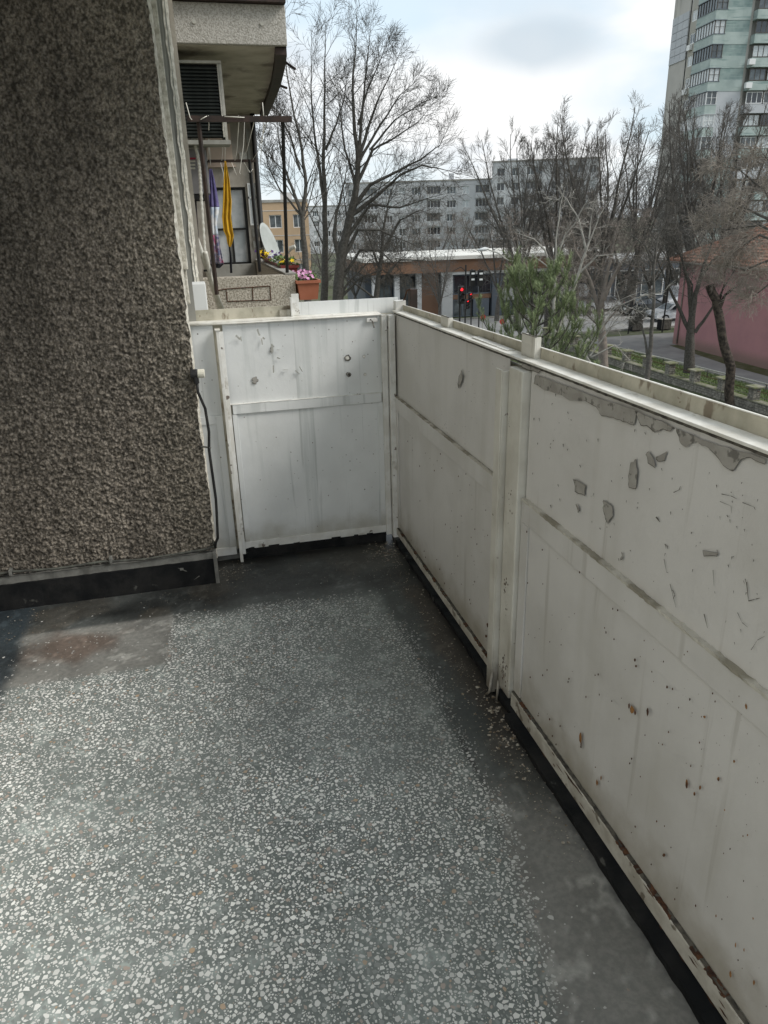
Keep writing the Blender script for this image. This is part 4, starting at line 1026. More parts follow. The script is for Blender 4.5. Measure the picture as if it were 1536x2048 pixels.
# ------------------------------------------------------------------ STONE FENCE
fx = 23.8
sf = thing('stone_fence', 'low rubble stone fence with capped stone pillars along the alley', 'fence', (fx, 32, GZ))
PY = [23.2 + 2.1 * k for k in range(13)]
b = MB(); b.box(fx - .14, fx + .14, 21, 48.6, GZ, GZ + .40); b.build('wall_core', M['mortar'], sf)
b = MB(); rg = random.Random(5)
def stones(b, fixed, axis, a0, a1, z0, z1, s=.2, out=-1, d=.04):
    z = z0
    while z < z1 - .03:
        hh = min(rg.uniform(s * .5, s * .85), z1 - z); a = a0
        while a < a1 - .02:
            w = min(rg.uniform(s * .7, s * 1.5), a1 - a); g = .012; dd = rg.uniform(.4, 1) * d
            if w > .05:
                A0, A1, Z0, Z1 = a + g, a + w - g, z + g, z + hh - g; i = min(w, hh) * .18
                F0 = [(A0, Z0), (A1, Z0), (A1, Z1), (A0, Z1)]; F1 = [(A0 + i * rg.random(), Z0 + i * rg.random()), (A1 - i * rg.random(), Z0 + i * rg.random()), (A1 - i * rg.random(), Z1 - i * rg.random()), (A0 + i * rg.random(), Z1 - i * rg.random())]
                mk = (lambda p, off: (fixed + out * off, p[0], p[1])) if axis == 'x' else (lambda p, off: (p[0], fixed + out * off, p[1]))
                for k in range(4): b.face([mk(F0[k], 0), mk(F0[(k + 1) % 4], 0), mk(F1[(k + 1) % 4], dd), mk(F1[k], dd)])
                b.face([mk(p, dd) for p in F1])
            a += w
        z += hh
stones(b, fx - .142, 'x', 21, 48.6, GZ, GZ + .40, .2)
o = b.build('wall_stones', M['stone'], sf); tag(o, kind='stuff')
b = MB(); b.box(fx - .2, fx + .2, 21, 48.6, GZ + .402, GZ + .46); b.build('coping', M['cap'], sf, bevel=.01)
for i, y in enumerate(PY):
    b = MB(); b.box(fx - .17, fx + .17, y - .17, y + .17, GZ, GZ + 1.0); p = b.build('pillar', M['mortar'], sf)
    b = MB(); stones(b, fx - .172, 'x', y - .2, y + .2, GZ, GZ + 1.0, .17, -1, .03); stones(b, y - .172, 'y', fx - .2, fx + .2, GZ, GZ + 1.0, .17, -1, .03)
    o = b.build('pillar_stones', M['stone'], p); tag(o, kind='stuff')
    b = MB(); b.box(fx - .29, fx + .29, y - .29, y + .29, GZ + 1.0, GZ + 1.07); b.build('cap', M['cap'], p, bevel=.012)
for z in (.62, .86):
    b = MB(); b.tube([(fx, 21, GZ + z), (fx, 48.6, GZ + z)], .014, 5); b.build('rail', M['rust'] if z > .8 else M['bark2'], sf)
# gas pipe running low across the lawn
gp = thing('low_pipe', 'thin pale pipe running above the lawn beside the alley', 'pipe', (26.6, 32, GZ))
b = MB(); b.tube([(26.9, 20, GZ + .42), (26.7, 30, GZ + .42), (26.3, 38, GZ + .42), (25.9, 43, GZ + .42)], .04, 6); b.build('pipe', M['alu'], gp, smooth=True)
for y in (22, 26, 30, 34, 38, 42):
    xx = 26.7 if y < 33 else 26.35; b = MB(); b.tube([(xx, y, GZ), (xx, y, GZ + .42)], .025, 5); b.build('support', M['bark2'], gp)

# ------------------------------------------------------------------ PINK BUILDING
pb = thing('pink_building', 'pink rendered building with red clay tile hip roof at right', 'building', (34, 38, GZ))
A = Vector((31.45, 44.6, 0)); B = Vector((29.6, 18.0, 0)); dAB = (A - B).normalized(); nrm2 = Vector((dAB.y, -dAB.x, 0))
wid = 9.0; Cc = A + nrm2 * wid; Dd = B + nrm2 * wid; HE = 5.35
b = MB()
for p, q in ((B, A), (A, Cc), (Cc, Dd), (Dd, B)):
    b.face([(p.x, p.y, GZ), (q.x, q.y, GZ), (q.x, q.y, GZ + HE), (p.x, p.y, GZ + HE)])
b.build('walls', M['pinkwall'], pb)
# plinth damp strip and eave
ov = .55
Ae = A + dAB * ov - nrm2 * ov; Be = B - dAB * ov - nrm2 * ov; Ce = Cc + dAB * ov + nrm2 * ov; De = Dd - dAB * ov + nrm2 * ov
b = MB()
b.face([(p.x, p.y, GZ + HE - .06) for p in (Ae, Ce, De, Be)]); b.face([(p.x, p.y, GZ + HE + .04) for p in (Ae, Be, De, Ce)])
for p, q in ((Ae, Be), (Ce, Ae), (De, Ce), (Be, De)): b.face([(p.x, p.y, GZ + HE - .06), (q.x, q.y, GZ + HE - .06), (q.x, q.y, GZ + HE + .04), (p.x, p.y, GZ + HE + .04)])
b.build('eave', M['bark_red'], pb)
b = MB(); b.tube([(Ae.x - .05, Ae.y, GZ + HE - .02), (Be.x - .05, Be.y, GZ + HE - .02)], .07, 6); b.tube([(A.x - .08, A.y - .6, GZ + HE), (A.x - .10, A.y - .6, GZ + .1)], .05, 6); b.build('gutter', M['bark_red'], pb, smooth=True)
rise = 2.6; half = wid / 2 + ov
R1 = (Ae + Ce) / 2 - dAB * half; R2 = (Be + De) / 2 + dAB * half
zr = GZ + HE + .06
def roof_rows(b, e0, e1, r0, r1, rows):
    """overlapping tile courses from eave line e0-e1 up to ridge line r0-r1, each tile a shallow barrel"""
    for k in range(rows):
        t0, t1 = k / rows, (k + 1.12) / rows
        z0, z1 = zr + rise * t0 + .07, zr + rise * t1
        a0, a1 = e0.lerp(r0, t0), e1.lerp(r1, t0); c0, c1 = e0.lerp(r0, min(t1, 1)), e1.lerp(r1, min(t1, 1))
        L_ = (a1 - a0).length; n = max(1, int(L_ / .26))
        for i in range(n):
            u0, u1 = i / n, (i + 1) / n; um = (u0 + u1) / 2
            j = rg.uniform(-.012, .012)
            pts = [(u0, 0), (um, .05), (u1 - .01 / L_, 0)]
            for (ua, ha), (ub, hb) in zip(pts, pts[1:]):
                p, q, r, s = a0.lerp(a1, ua), a0.lerp(a1, ub), c0.lerp(c1, ub), c0.lerp(c1, ua)
                b.face([(p.x, p.y, z0 + ha + j), (q.x, q.y, z0 + hb + j), (r.x, r.y, z1 + hb + j), (s.x, s.y, z1 + ha + j)])
            p, q = a0.lerp(a1, u0), a0.lerp(a1, u1)
            b.face([(p.x, p.y, z0 - .06), (q.x, q.y, z0 - .06), (q.x, q.y, z0 + .02), (p.x, p.y, z0 + .02)])
b = MB(); roof_rows(b, Ae, Be, R1, R2, 17); roof_rows(b, Ce, Ae, R1, R1, 17)
o = b.build('roof_tiles', M['tile'], pb); tag(o, kind='stuff')
b = MB()
for (p, q, r) in ((Ae, Be, None),):
    b.face([(Ae.x, Ae.y, zr - .02), (Be.x, Be.y, zr - .02), (R2.x, R2.y, zr + rise - .02), (R1.x, R1.y, zr + rise - .02)]); b.face([(Ce.x, Ce.y, zr - .02), (Ae.x, Ae.y, zr - .02), (R1.x, R1.y, zr + rise - .02)])
    b.face([(De.x, De.y, zr - .02), (Ce.x, Ce.y, zr - .02), (R1.x, R1.y, zr + rise - .02), (R2.x, R2.y, zr + rise - .02)]); b.face([(Be.x, Be.y, zr - .02), (De.x, De.y, zr - .02), (R2.x, R2.y, zr + rise - .02)])
b.build('roof', M['tile'], pb)
b = MB(); b.tube([(Ae.x, Ae.y, zr + .08), (R1.x, R1.y, zr + rise + .08)], .12, 6); b.build('hip_ridge', M['tile'], pb); b = MB(); b.tube([(R1.x, R1.y, zr + rise + .08), (R2.x, R2.y, zr + rise + .08)], .12, 6); b.build('ridge', M['tile'], pb)

# ------------------------------------------------------------------ window maker shared by the far buildings
def win_meshes(w, h, cols, split=True, frame='win_white', glass='glass', fw=.07):
    b = MB()
    b.box(0, w, 0, .06, 0, fw); b.box(0, w, 0, .06, h - fw, h)
    for i in range(cols + 1):
        x = (w - fw) * i / cols; b.box(x, x + fw, .002, .058, fw, h - fw)
    f = b.mesh('window', M[frame]); b = MB(); b.box(fw * .5, w - fw * .5, .03, .045, fw * .5, h - fw * .5); g = b.mesh('pane', M[glass])
    return f, g
WM = {}
def put_window(parent, x, y, z, w, h, cols=2, frame='win_white', glass='glass', rz=0):
    key = (round(w, 2), round(h, 2), cols, frame, glass)
    if key not in WM: WM[key] = win_meshes(w, h, cols, True, frame, glass, min(.09, w * .06))
    f = inst('window', WM[key][0], parent, (x, y, z), rz); inst('pane', WM[key][1], f)

def far_block(name, label, az, d, x0, x1, top, nst, sh_, bays, matn, depth=12, group=None, top_extra=.7, seed=1):
    """panel block: local x to the right, y away, z up"""
    a = R(az); loc = (math.sin(a) * d, math.cos(a) * d, GZ)
    t = thing(name, label, 'building', loc, -a, group); r = random.Random(seed)
    H_ = top - GZ; ops = []; wins = []; logs = []
    for (bx, kind, bw) in bays:
        for s in range(nst):
            z = H_ - top_extra - (s + 1) * sh_ + .85
            if z < .5: continue
            if kind == 'w': ops.append((bx, bx + bw, z, z + 1.5)); wins.append((bx, z, bw, 1.5, 2 if bw < 1.7 else 3))
            else: ops.append((bx, bx + bw, z + .1, z + 1.65)); logs.append((bx, z, bw))
    b = MB(); wall_open(b, x0, x1, 0, H_, ops, 0, .35)
    b.face([(x0, 0, 0), (x0, 0, H_), (x0, depth, H_), (x0, depth, 0)]); b.face([(x1, 0, 0), (x1, depth, 0), (x1, depth, H_), (x1, 0, H_)]); b.face([(x0, 0, H_), (x1, 0, H_), (x1, depth, H_), (x0, depth, H_)]); b.face([(x0, depth, 0), (x0, depth, H_), (x1, depth, H_), (x1, depth, 0)])
    b.build('wall', M[matn], t, world=False)
    for (x, z, w, h, c) in wins: put_window(t, x, .18, z, w, h, c, glass=r.choice(['glass', 'glass', 'glass_dark', 'glass_pale']))
    for (x, z, w) in logs:
        put_window(t, x, .25, z + .1, w, 1.55, 4, 'win_white' if r.random() < .6 else 'alu', r.choice(['glass', 'glass_dark', 'glass_dark']))
        b = MB(); b.box(x - .1, x + w + .1, -.35, -.02, z - .95, z + .08); b.build('parapet', M['panel_light'] if r.random() < .6 else M[matn], t, world=False)
        b = MB(); b.box(x - .12, x + w + .12, -.38, -.01, z - .62, z - .56); b.build('trim', M['win_white'], t, world=False)
    # panel joints as recessed-looking grooves: slim projecting ribs on each storey
    b = MB()
    for s in range(nst + 1): z = H_ - top_extra - s * sh_ - .02; b.box(x0, x1, -.03, -.003, z - .03, z + .03)
    b.build('floor_joint', M['panel_grey'], t, world=False)
    b = MB(); b.box(x0 - .1, x1 + .1, -.1, .3, H_ + .002, H_ + .3); b.build('roof_edge', M['kerb'], t, world=False)
    for k in range(max(1, int((x1 - x0) / 12))):
        x = r.uniform(x0 + 2, x1 - 2); w = r.uniform(.6, 2.2); h = r.uniform(.8, 1.8); b = MB(); b.box(x, x + w, 3, 4.5, H_ + .01, H_ + h); b.build('roof_vent', M['panel_grey'], t, world=False)
    return t

bays = []
x = -19.5
pat = ['w', 'l', 'w', 'w', 'w', 'l', 'w']
i = 0
while x < 11.5:
    k = pat[i % 7]; w = 3.0 if k == 'l' else (1.5 if i % 2 else 2.0); bays.append((x, k, w)); x += w + 1.35; i += 1
far_block('apartment_block', 'long grey six storey panel apartment block behind the bare trees', 18, 174, -20, 12.6, 9.3, 6, 2.75, bays, 'panel_grey', seed=3)
bays = [(.6, 'w', 1.5), (3.2, 'l', 3.4), (8.0, 'w', 1.5), (10.6, 'w', 1.6)]
far_block('apartment_block', 'taller grey end section right of the long apartment block', 24.6, 168, -8, 13.5, 12.2, 7, 2.75, [(-7.0, 'w', 1.6), (-4.0, 'w', 1.6), (-1.0, 'l', 3.2), (4.2, 'w', 1.6), (7.4, 'l', 3.2), (11.6, 'w', 1.3)], 'panel_light', seed=5)
far_block('apartment_block', 'low distant grey block left of the long apartment block', 10.8, 230, -12, 14, 6.0, 5, 2.75, [(-10.5 + 3.2 * k, 'w', 1.7) for k in range(8)], 'panel_light', seed=6)
# orange house
far_block('orange_house', 'orange rendered house with white windows beyond the neighbour balcony', 6.2, 97, -6.2, 4.2, 4.0, 4, 2.85, [(-4.9, 'w', 1.5), (-.6, 'w', 1.5), (2.3, 'w', 1.2)], 'orange', depth=14, top_extra=.9, seed=8)

# ------------------------------------------------------------------ TOWER
tw = thing('tower_block', 'tall concrete tower block with mint green balconies at the upper right', 'building', (69.8, 97.6, GZ), -R(7.56))
# local frame: x = along the front to the right, y = away from the camera
TH = 42.0; ST = 2.7
def zpix(py, px=1433, d=120): return at(px, py, d).z - GZ
z_sill = zpix(69)          # sill of the storey seen at 69 px
lev = [z_sill + ST * k for k in range(-9, 5)]
b = MB()
# side wall x=0 seen at a grazing angle: blank part y 7.4..12.5, window column 4.5..7.4, glazed bay 0..4.5 projects to x=-0.6
def side_open(b, y0, y1, z0, z1, ops, xx, d=.2):
    ys = sorted({y0, y1, *[o_[0] for o_ in ops], *[o_[1] for o_ in ops]}); zs = sorted({z0, z1, *[o_[2] for o_ in ops], *[o_[3] for o_ in ops]})
    for ya, yb in zip(ys, ys[1:]):
        for za, zb in zip(zs, zs[1:]):
            cy, cz = (ya + yb) / 2, (za + zb) / 2
            if any(o_[0] < cy < o_[1] and o_[2] < cz < o_[3] for o_ in ops): continue
            b.face([(xx, ya, za), (xx, ya, zb), (xx, yb, zb), (xx, yb, za)])
    for (a, c, e, g) in ops:
        b.face([(xx, a, e), (xx + d, a, e), (xx + d, a, g), (xx, a, g)]); b.face([(xx, c, e), (xx, c, g), (xx + d, c, g), (xx + d, c, e)]); b.face([(xx, a, g), (xx + d, a, g), (xx + d, c, g), (xx, c, g)]); b.face([(xx, a, e), (xx, c, e), (xx + d, c, e), (xx + d, a, e)])
wins_t = [(5.5, 6.95, z + .15, z + 1.45) for z in lev]
side_open(b, 4.5, 12.5, 0, TH, wins_t, 0)
b.face([(0, 12.5, 0), (0, 12.5, TH), (20, 12.5, TH), (20, 12.5, 0)]); b.face([(0, 4.5, TH), (20, 4.5, TH), (20, 12.5, TH), (0, 12.5, TH)])
b.build('side_wall', M['tower'], tw, world=False)
b = MB(); b.box(-.06, -.004, 7.25, 7.40, 0, TH); b.build('expansion_joint', M['dark'], tw, world=False)
# pale cladding with panels near the top of the blank wall
za, zb = z_sill + .3, z_sill + 6.1
zt0 = zpix(86, 1334, 114)
for r_i in range(6):
    for c_i in range(3):
        b = MB(); ya = 7.6 + c_i * 1.6; z0_ = zpix(92, 1334, 116) + r_i * .98; b.box(-.12, -.008, ya + .03, ya + 1.57, z0_ + .03, z0_ + .95); b.build('cladding_panel', M['ins'], tw, world=False)
for k, (a, c, e, g) in enumerate(wins_t):
    b = MB(); fw = .12
    b.box(.06, .14, a, c, e, e + fw); b.box(.06, .14, a, c, g - fw, g); b.box(.062, .138, a, a + fw, e + fw, g - fw); b.box(.062, .138, c - fw, c, e + fw, g - fw); b.box(.064, .136, (a + c) / 2 - fw / 2, (a + c) / 2 + fw / 2, e + fw, g - fw)
    wf = b.build('window', M['win_white'], tw, world=False)
    b = MB(); b.box(.10, .12, a + .02, c - .02, e + .02, g - .02); b.build('pane', M['glass_pale' if k % 3 else 'glass'], wf, world=False)
    if k in (7, 9, 5):
        b = MB(); b.box(-.42, -.05, 5.9, 6.8, e - .75, e - .1); b.build('aircon_unit', M['win_white'], tw, world=False)
# front wall set back, mint spandrels and dark mint bands, per storey
b = MB(); b.box(.0, 20, .4, 4.5, 0, TH); b.build('core', M['tower'], tw, world=False)
for k, z in enumerate(lev):
    ins = (k in (4, 5, 6))
    # parapet bands: bay side + front
    b = MB(); b.box(-.55, 1.0, -.55, 4.4, z - 1.15, z - .05); b.build('balcony_parapet', M['mint'] if k != 5 else M['mint'], tw, world=False)
    b = MB(); b.box(1.02, 4.4, -.30, .39, z - 1.15, z + .25)
    b.build('mint_spandrel', M['ins'] if ins else M['mint'], tw, world=False)
    b = MB(); b.box(1.02, 4.4, -.26, .39, z + .26, z + 1.54); b.build('mint_panel', M['ins'] if ins else M['mint_dark'], tw, world=False)
    b = MB(); b.box(-.62, 1.06, -.62, 4.46, z - 1.22, z - 1.151); b.box(-.60, 1.04, -.60, 4.42, z - .049, z + .02); b.build('balcony_edge', M['ins'] if ins else M['steelblue'], tw, world=False)
    # glazing of the bay
    if k in (0, 2): gl = 'glass_dark'
    else: gl = 'glass_pale' if k in (5, 7, 9) else 'glass'
    b = MB(); b.box(-.46, .9, -.46, 4.38, z + .03, z + 1.47); g_ = b.build('bay_glazing', M[gl], tw, world=False)
    b = MB()
    for j in range(8):
        y = -.5 + j * .69; b.box(-.53, -.465, y, y + .07, z + .03, z + 1.47)
    for j in range(3): xx = -.5 + j * .7; b.box(xx, xx + .07, -.53, -.465, z + .03, z + 1.47)
    b.box(-.54, 1.0, -.545, -.531, z + .75, z + .79); b.build('mullions', M['win_white'] if k in (5, 6, 4, 2) else M['bark2'], g_, world=False)
    # right-hand recessed balcony
    b = MB(); b.box(4.9, 12, -1.0, .39, z - 1.15, z - .1); b.build('balcony_parapet', M['mint'] if k not in (6, 3) else M['ins'], tw, world=False)
    b = MB(); b.box(4.42, 4.88, .0, .39, z - 1.2, z + 1.5); b.build('recess_wall', M['tower'], tw, world=False)
    for j, xx in enumerate((5.1, 7.6, 10.1)):
        put_window(tw, xx, -.6, z + .02, 2.3, 1.4, 3, 'win_white' if k in (3, 4, 6) else 'bark2', ['glass_dark', 'glass', 'glass_pale'][(j + k) % 3])
    if k in (8, 7): b = MB(); b.box(4.35, 5.2, -1.5, -1.02, z - .95, z - .3); b.build('aircon_unit', M['win_white'], tw, world=False)

# ------------------------------------------------------------------ LOW COMMERCIAL BUILDING
cz_ = thing('low_shop_building', 'low building with brown fascia and dark glazing across the street', 'shop', (15.0, 64.6, GZ), -R(2))
Hc = 5.35
b = MB(); b.box(-.6, 22, 0, 14, Hc - .30, Hc); b.build('roof_slab', M['ledge'], cz_, world=False)
b = MB(); b.box(-.4, 21.8, .15, 13.6, Hc - 1.35, Hc - .31); b.build('fascia', M['fascia'], cz_, world=False)
b = MB(); b.box(6.4, 21.6, .28, .5, Hc - 1.60, Hc - 1.36); b.build('white_band', M['win_white'], cz_, world=False)
b = MB(); b.box(0, 21.6, 3.0, 13, 0, Hc - 1.36); b.build('inner_wall', M['steelblue'], cz_, world=False)
for x in (.2, 2.2, 4.2): b = MB(); b.box(x, x + .45, .5, .95, 0, Hc - 1.36); b.build('column', M['offwhite'], cz_, world=False)
for j, x in enumerate((.75, 2.75)):
    put_window(cz_, x, 1.6, .3, 1.4, 3.2, 2, 'bark2', 'glass')
b = MB(); b.box(4.75, 6.3, .9, 1.3, 0, Hc - 1.36); b.build('brown_wall', M['fascia'], cz_, world=False)
b = MB(); b.box(6.5, 7.5, .35, .8, 0, Hc - 1.61); b.build('white_pier', M['offwhite'], cz_, world=False)
put_window(cz_, 7.6, .6, 2.0, 3.6, 1.7, 3, 'steelblue', 'glass_dark')
b = MB(); b.box(7.55, 11.2, .55, .8, 1.6, 1.98); b.build('spandrel', M['fascia'], cz_, world=False)
put_window(cz_, 7.6, .6, .05, 1.8, 1.5, 2, 'steelblue', 'glass'); b = MB(); b.box(9.5, 11.0, .5, .8, 0, 1.58); b.build('grey_panel', M['steelblue'], cz_, world=False)
b = MB(); b.box(11.25, 12.2, .4, .85, 0, Hc - 1.61); b.build('pier', M['steelblue'], cz_, world=False)
put_window(cz_, 12.3, .6, 2.4, 4.2, 1.3, 3, 'steelblue', 'glass_dark'); b = MB(); b.box(12.25, 21, .55, .8, 1.3, 2.38); b.build('white_wall_band', M['offwhite'], cz_, world=False)
put_window(cz_, 12.3, .6, .05, 4.2, 1.2, 4, 'steelblue', 'glass'); put_window(cz_, 16.8, .6, .05, 4.2, 1.2, 4, 'steelblue', 'glass'); put_window(cz_, 16.8, .6, 2.4, 4.2, 1.3, 3, 'steelblue', 'glass_dark')

# blue-grey glass building further right and the pale sheds across the street
gb = thing('glass_office', 'blue grey glazed low building behind the pale birch', 'building', (33.5, 66, GZ), -R(4))
b = MB(); b.box(0, 22, 0, 9, 0, 4.2); b.build('wall', M['steelblue'], gb, world=False); b = MB(); b.box(-.2, 22.2, -.2, 9.2, 4.202, 4.5); b.build('roof_edge', M['offwhite'], gb, world=False)
for j in range(8): put_window(gb, .3 + j * 2.7, -.07, 1.0, 2.3, 2.4, 2, 'win_white', 'glass' if j % 2 else 'glass_dark')

# bench-like bins by the street
for i, (px, py) in enumerate(((1270, 662), (1327, 660))):
    p = onz(px, py, GZ); t = thing('litter_bin', ('dark slatted bin by the kerb, left of the two near the street', 'dark slatted bin by the kerb, right one nearest the pink building')[i], 'bin', (p.x, p.y, GZ), 0, 'bins by the street kerb')
    for k in range(7): b = MB(); b.box(-.42 + k * .12, -.32 + k * .12, -.33, -.29, .1, .80); b.build('slat', M['bark2'], t, world=False)
    b = MB(); b.box(-.42, .42, -.28, .3, .05, .78); b.build('body', M['dark'], t, world=False)
    b = MB(); b.box(-.45, .45, -.36, .34, .81, .86); b.build('lid', M['primer'], t, world=False)

# ------------------------------------------------------------------ CARS
def car(loc, rz, paint, label, hatch=False, scale=1):
    t = thing('parked_car', label, 'car', loc, rz, 'cars on the street')
    L_ = 4.3; prof = [(-2.12, .30), (-2.16, .55), (-2.05, .82), (-1.15, .95), (-.45, 1.40), (.75, 1.44), (1.55 if not hatch else 1.75, 1.02 if not hatch else 1.12), (2.05, .92), (2.14, .6), (2.08, .30)]
    b = MB(); n = len(prof); secs_ = [(-.84, .0, 1), (-.80, .0, 0), (.80, .0, 0), (.84, .0, 1)]
    rows = []
    for y, s in ((-.78, .90), (-.86, 1), (.86, 1), (.78, .90)):
        row = []
        for (x, z) in prof:
            yy = y * (1 - .24 * max(0, (z - .9)) / .5); row.append((x * (s if z < .9 else 1), yy, z if s == 1 or z > .9 else z * .99))
        rows.append(row)
    for a_, c_ in zip(rows, rows[1:]):
        for i in range(n): j = (i + 1) % n; b.face([a_[i], a_[j], c_[j], c_[i]])
    b.face(rows[0]); b.face(rows[-1][::-1])
    b.build('body', M[paint], t, world=False, smooth=False, bevel=.03)
    b = MB()
    for s in (-1, 1):
        y0_, y1_ = s * .855, s * .745
        b.face([(-1.0, y0_, .97), (-.42, y1_, 1.34), (.05, y1_ , 1.36), (.05, y0_, .97)]); b.face([(.12, y0_, .97), (.12, y1_, 1.36), (.72, y1_, 1.37), (1.3, y0_, .99)])
    b.build('side_window', M['glass_dark'], t, world=False)
    b = MB(); b.face([(-1.13, -.72, .985), (-1.13, .72, .985), (-.50, .62, 1.395), (-.50, -.62, 1.395)]); b.build('windscreen', M['glass'], t, world=False)
    b = MB(); xr = 1.55 if not hatch else 1.75; b.face([(xr - .05, -.70, 1.06), (.85, -.62, 1.42), (.85, .62, 1.42), (xr - .05, .70, 1.06)]); b.build('rear_window', M['glass_dark'], t, world=False)
    for x in (-1.32, 1.3):
        for s in (-1, 1):
            b = MB(); b.tube([(x, s * .70, .31), (x, s * .885, .31)], .31, 18); w = b.build('wheel', M['tyre'], t, world=False)
            b = MB(); b.tube([(x, s * .886, .31), (x, s * .895, .31)], .19, 14); b.build('rim', M['rim'], w, world=False)
    for s in (-1, 1):
        b = MB(); b.box(-2.15, -2.05, s * .72 - .14, s * .72 + .14, .62, .76); b.build('headlight', M['glass_pale'], t, world=False)
        b = MB(); b.box(2.07, 2.16, s * .72 - .10, s * .72 + .10, .70, .88); b.build('tail_light', M['red_sign'], t, world=False)
    b = MB(); b.box(-2.19, -2.12, -.5, .5, .32, .50); b.build('grille', M['dark'], t, world=False)
    return t
p = onz(1275, 629, GZ); car((p.x + .3, p.y, GZ), 0, 'carpaint_dark', 'dark saloon car parked across the street left of the white hatchback')
p = onz(1338, 641, GZ); car((p.x + .4, p.y, GZ), 0, 'carpaint_white', 'white hatchback car partly hidden by the pink building', True)
p = at(727, 612, 62); car((p.x, p.y + 2, GZ), R(200), 'carpaint_blue', 'pale blue car glimpsed between the tree trunks behind the end railing')
car((36.5, 63.5, GZ), R(4), 'carpaint_white', 'white car on the far side of the street behind the birch')
# white van behind the hatchback
vt = thing('delivery_van', 'white van just visible at the corner of the pink building', 'van', (43.8, 60.8, GZ))
b = MB(); b.prism([(-2.5, .35), (-2.5, 1.0), (-1.7, 1.25), (-1.1, 2.15), (2.4, 2.2), (2.45, .35)], 'y', -.95, .95); b.build('body', M['carpaint_white'], vt, world=False, bevel=.05)
b = MB(); b.box(-1.35, -.4, -.965, -.952, 1.3, 1.95); b.build('side_window', M['glass_dark'], vt, world=False)
for x in (-1.6, 1.5): b = MB(); b.tube([(x, -.97, .34), (x, -.78, .34)], .34, 16); b.build('wheel', M['tyre'], vt, world=False)

# ------------------------------------------------------------------ TRAFFIC LIGHTS, LAMP
def tl_head(par, c, lit, s=1.0, board=False):
    b = MB(); b.box(c.x - .17 * s, c.x + .17 * s, c.y - .12, c.y + .12, c.z - .5 * s, c.z + .5 * s); h = b.build('signal_head', M['steel_black'], par, bevel=.02)
    for k in range(3):
        z = c.z + (.32 - .32 * k) * s; b = MB(); b.tube([(c.x, c.y - .121, z), (c.x, c.y - .14, z)], .085 * s, 14); o = b.build('lens', M['red_lamp' if k == 0 and lit else 'lamp_off'], h)
        b = MB(); n = 8
        for q in range(n):
            a0, a1 = math.pi * q / n, math.pi * (q + 1) / n
            b.face([(c.x + .135 * s * math.cos(a), yy, z + .135 * s * math.sin(a)) for a, yy in ((a0, c.y - .122), (a1, c.y - .122), (a1, c.y - .34), (a0, c.y - .34))])
        o = b.build('visor', M['steel_black'], h); m_ = o.modifiers.new('t', 'SOLIDIFY'); m_.thickness = .012
    if board:
        b = MB(); b.box(c.x - .3, c.x + .3, c.y + .125, c.y + .14, c.z - .6, c.z + .6); b.build('backboard', M['white_board'], par)
D1 = 47
p = at(922, 590, D1); t1 = thing('traffic_light', 'tall traffic light showing red at the crossing, left of the two', 'traffic light', (p.x, p.y, GZ))
tl_head(t1, p, True, 1.05); b = MB(); b.tube([(p.x, p.y + .2, GZ), (p.x, p.y + .2, p.z + .6)], .06, 8); b.build('pole', M['steel_black'], t1)
p2 = at(941, 594, D1 + 1.5); t2 = thing('traffic_light', 'traffic light with small red lamp at the crossing, right of the taller one', 'traffic light', (p2.x, p2.y, GZ))
tl_head(t2, at(940, 594, D1 + 1.5), True, .6); tl_head(t2, at(934, 608, D1 + 1.5), True, .6)
b = MB(); q = at(933, 560, D1 + 1.6); b.tube([(q.x, q.y + .15, GZ), (q.x, q.y + .15, q.z + .9)], .05, 8); b.tube([(q.x, q.y + .15, q.z + .5), (q.x - .35, q.y + .1, q.z + .8), (q.x - .9, q.y + .1, q.z + .55)], .03, 6); b.build('pole', M['steel_black'], t2)
for px, lab in ((945, 'traffic light seen from behind with white lenses, left of the pair above the crossing'), (961, 'traffic light seen from behind with white lenses, right of the pair above the crossing')):
    p = at(px, 556, 55); t = thing('traffic_light', lab, 'traffic light', (p.x, p.y, GZ), 0, 'traffic lights seen from behind'); b = MB(); b.box(p.x - .2, p.x + .2, p.y - .1, p.y + .1, p.z - .55, p.z + .55); b.build('signal_head', M['steel_black'], t, bevel=.02)
    for dz in (.3, -.1): b = MB(); b.box(p.x - .12, p.x + .12, p.y - .13, p.y - .101, p.z + dz - .05, p.z + dz + .07); b.build('lens', M['white_board'], t)
    b = MB(); b.tube([(p.x, p.y + .15, GZ), (p.x, p.y + .15, p.z + .6)], .05, 6); b.build('pole', M['steel_black'], t)
for (px, py, lab) in ((966, 634, 'small red and white road sign on a post near the crossing'), (1004, 643, 'small red road sign post beside the young pine')):
    p = at(px, py, 50); t = thing('road_sign', lab, 'sign', (p.x, p.y, GZ)); n = 14
    b = MB(); b.tube([(p.x, p.y, p.z), (p.x, p.y - .03, p.z)], .17, n); b.build('sign_plate', M['red_sign'], t); b = MB(); b.tube([(p.x, p.y + .04, GZ), (p.x, p.y + .04, p.z + .25)], .03, 6); b.build('post', M['alu'], t)
p = at(972, 498, 56); q = at(1015, 520, 56); t = thing('street_lamp', 'pale street lamp on a curved arm above the low shop roof', 'street lamp', (q.x, q.y, GZ))
b = MB(); b.tube([(q.x + 1.2, q.y, GZ), (q.x + 1.0, q.y, q.z - .2), q, ((p.x + q.x) / 2, q.y, (p.z + q.z) / 2 + .1), p], [.09, .07, .05, .045, .04], 8); b.build('pole', M['alu'], t, smooth=True)
b = MB(); b.tube([p + Vector((.2, 0, .02)), p - Vector((.1, 0, 0)), p - Vector((.6, 0, .06))], [.06, .14, .07], 8); b.build('lamp_head', M['white_board'], t, smooth=True)
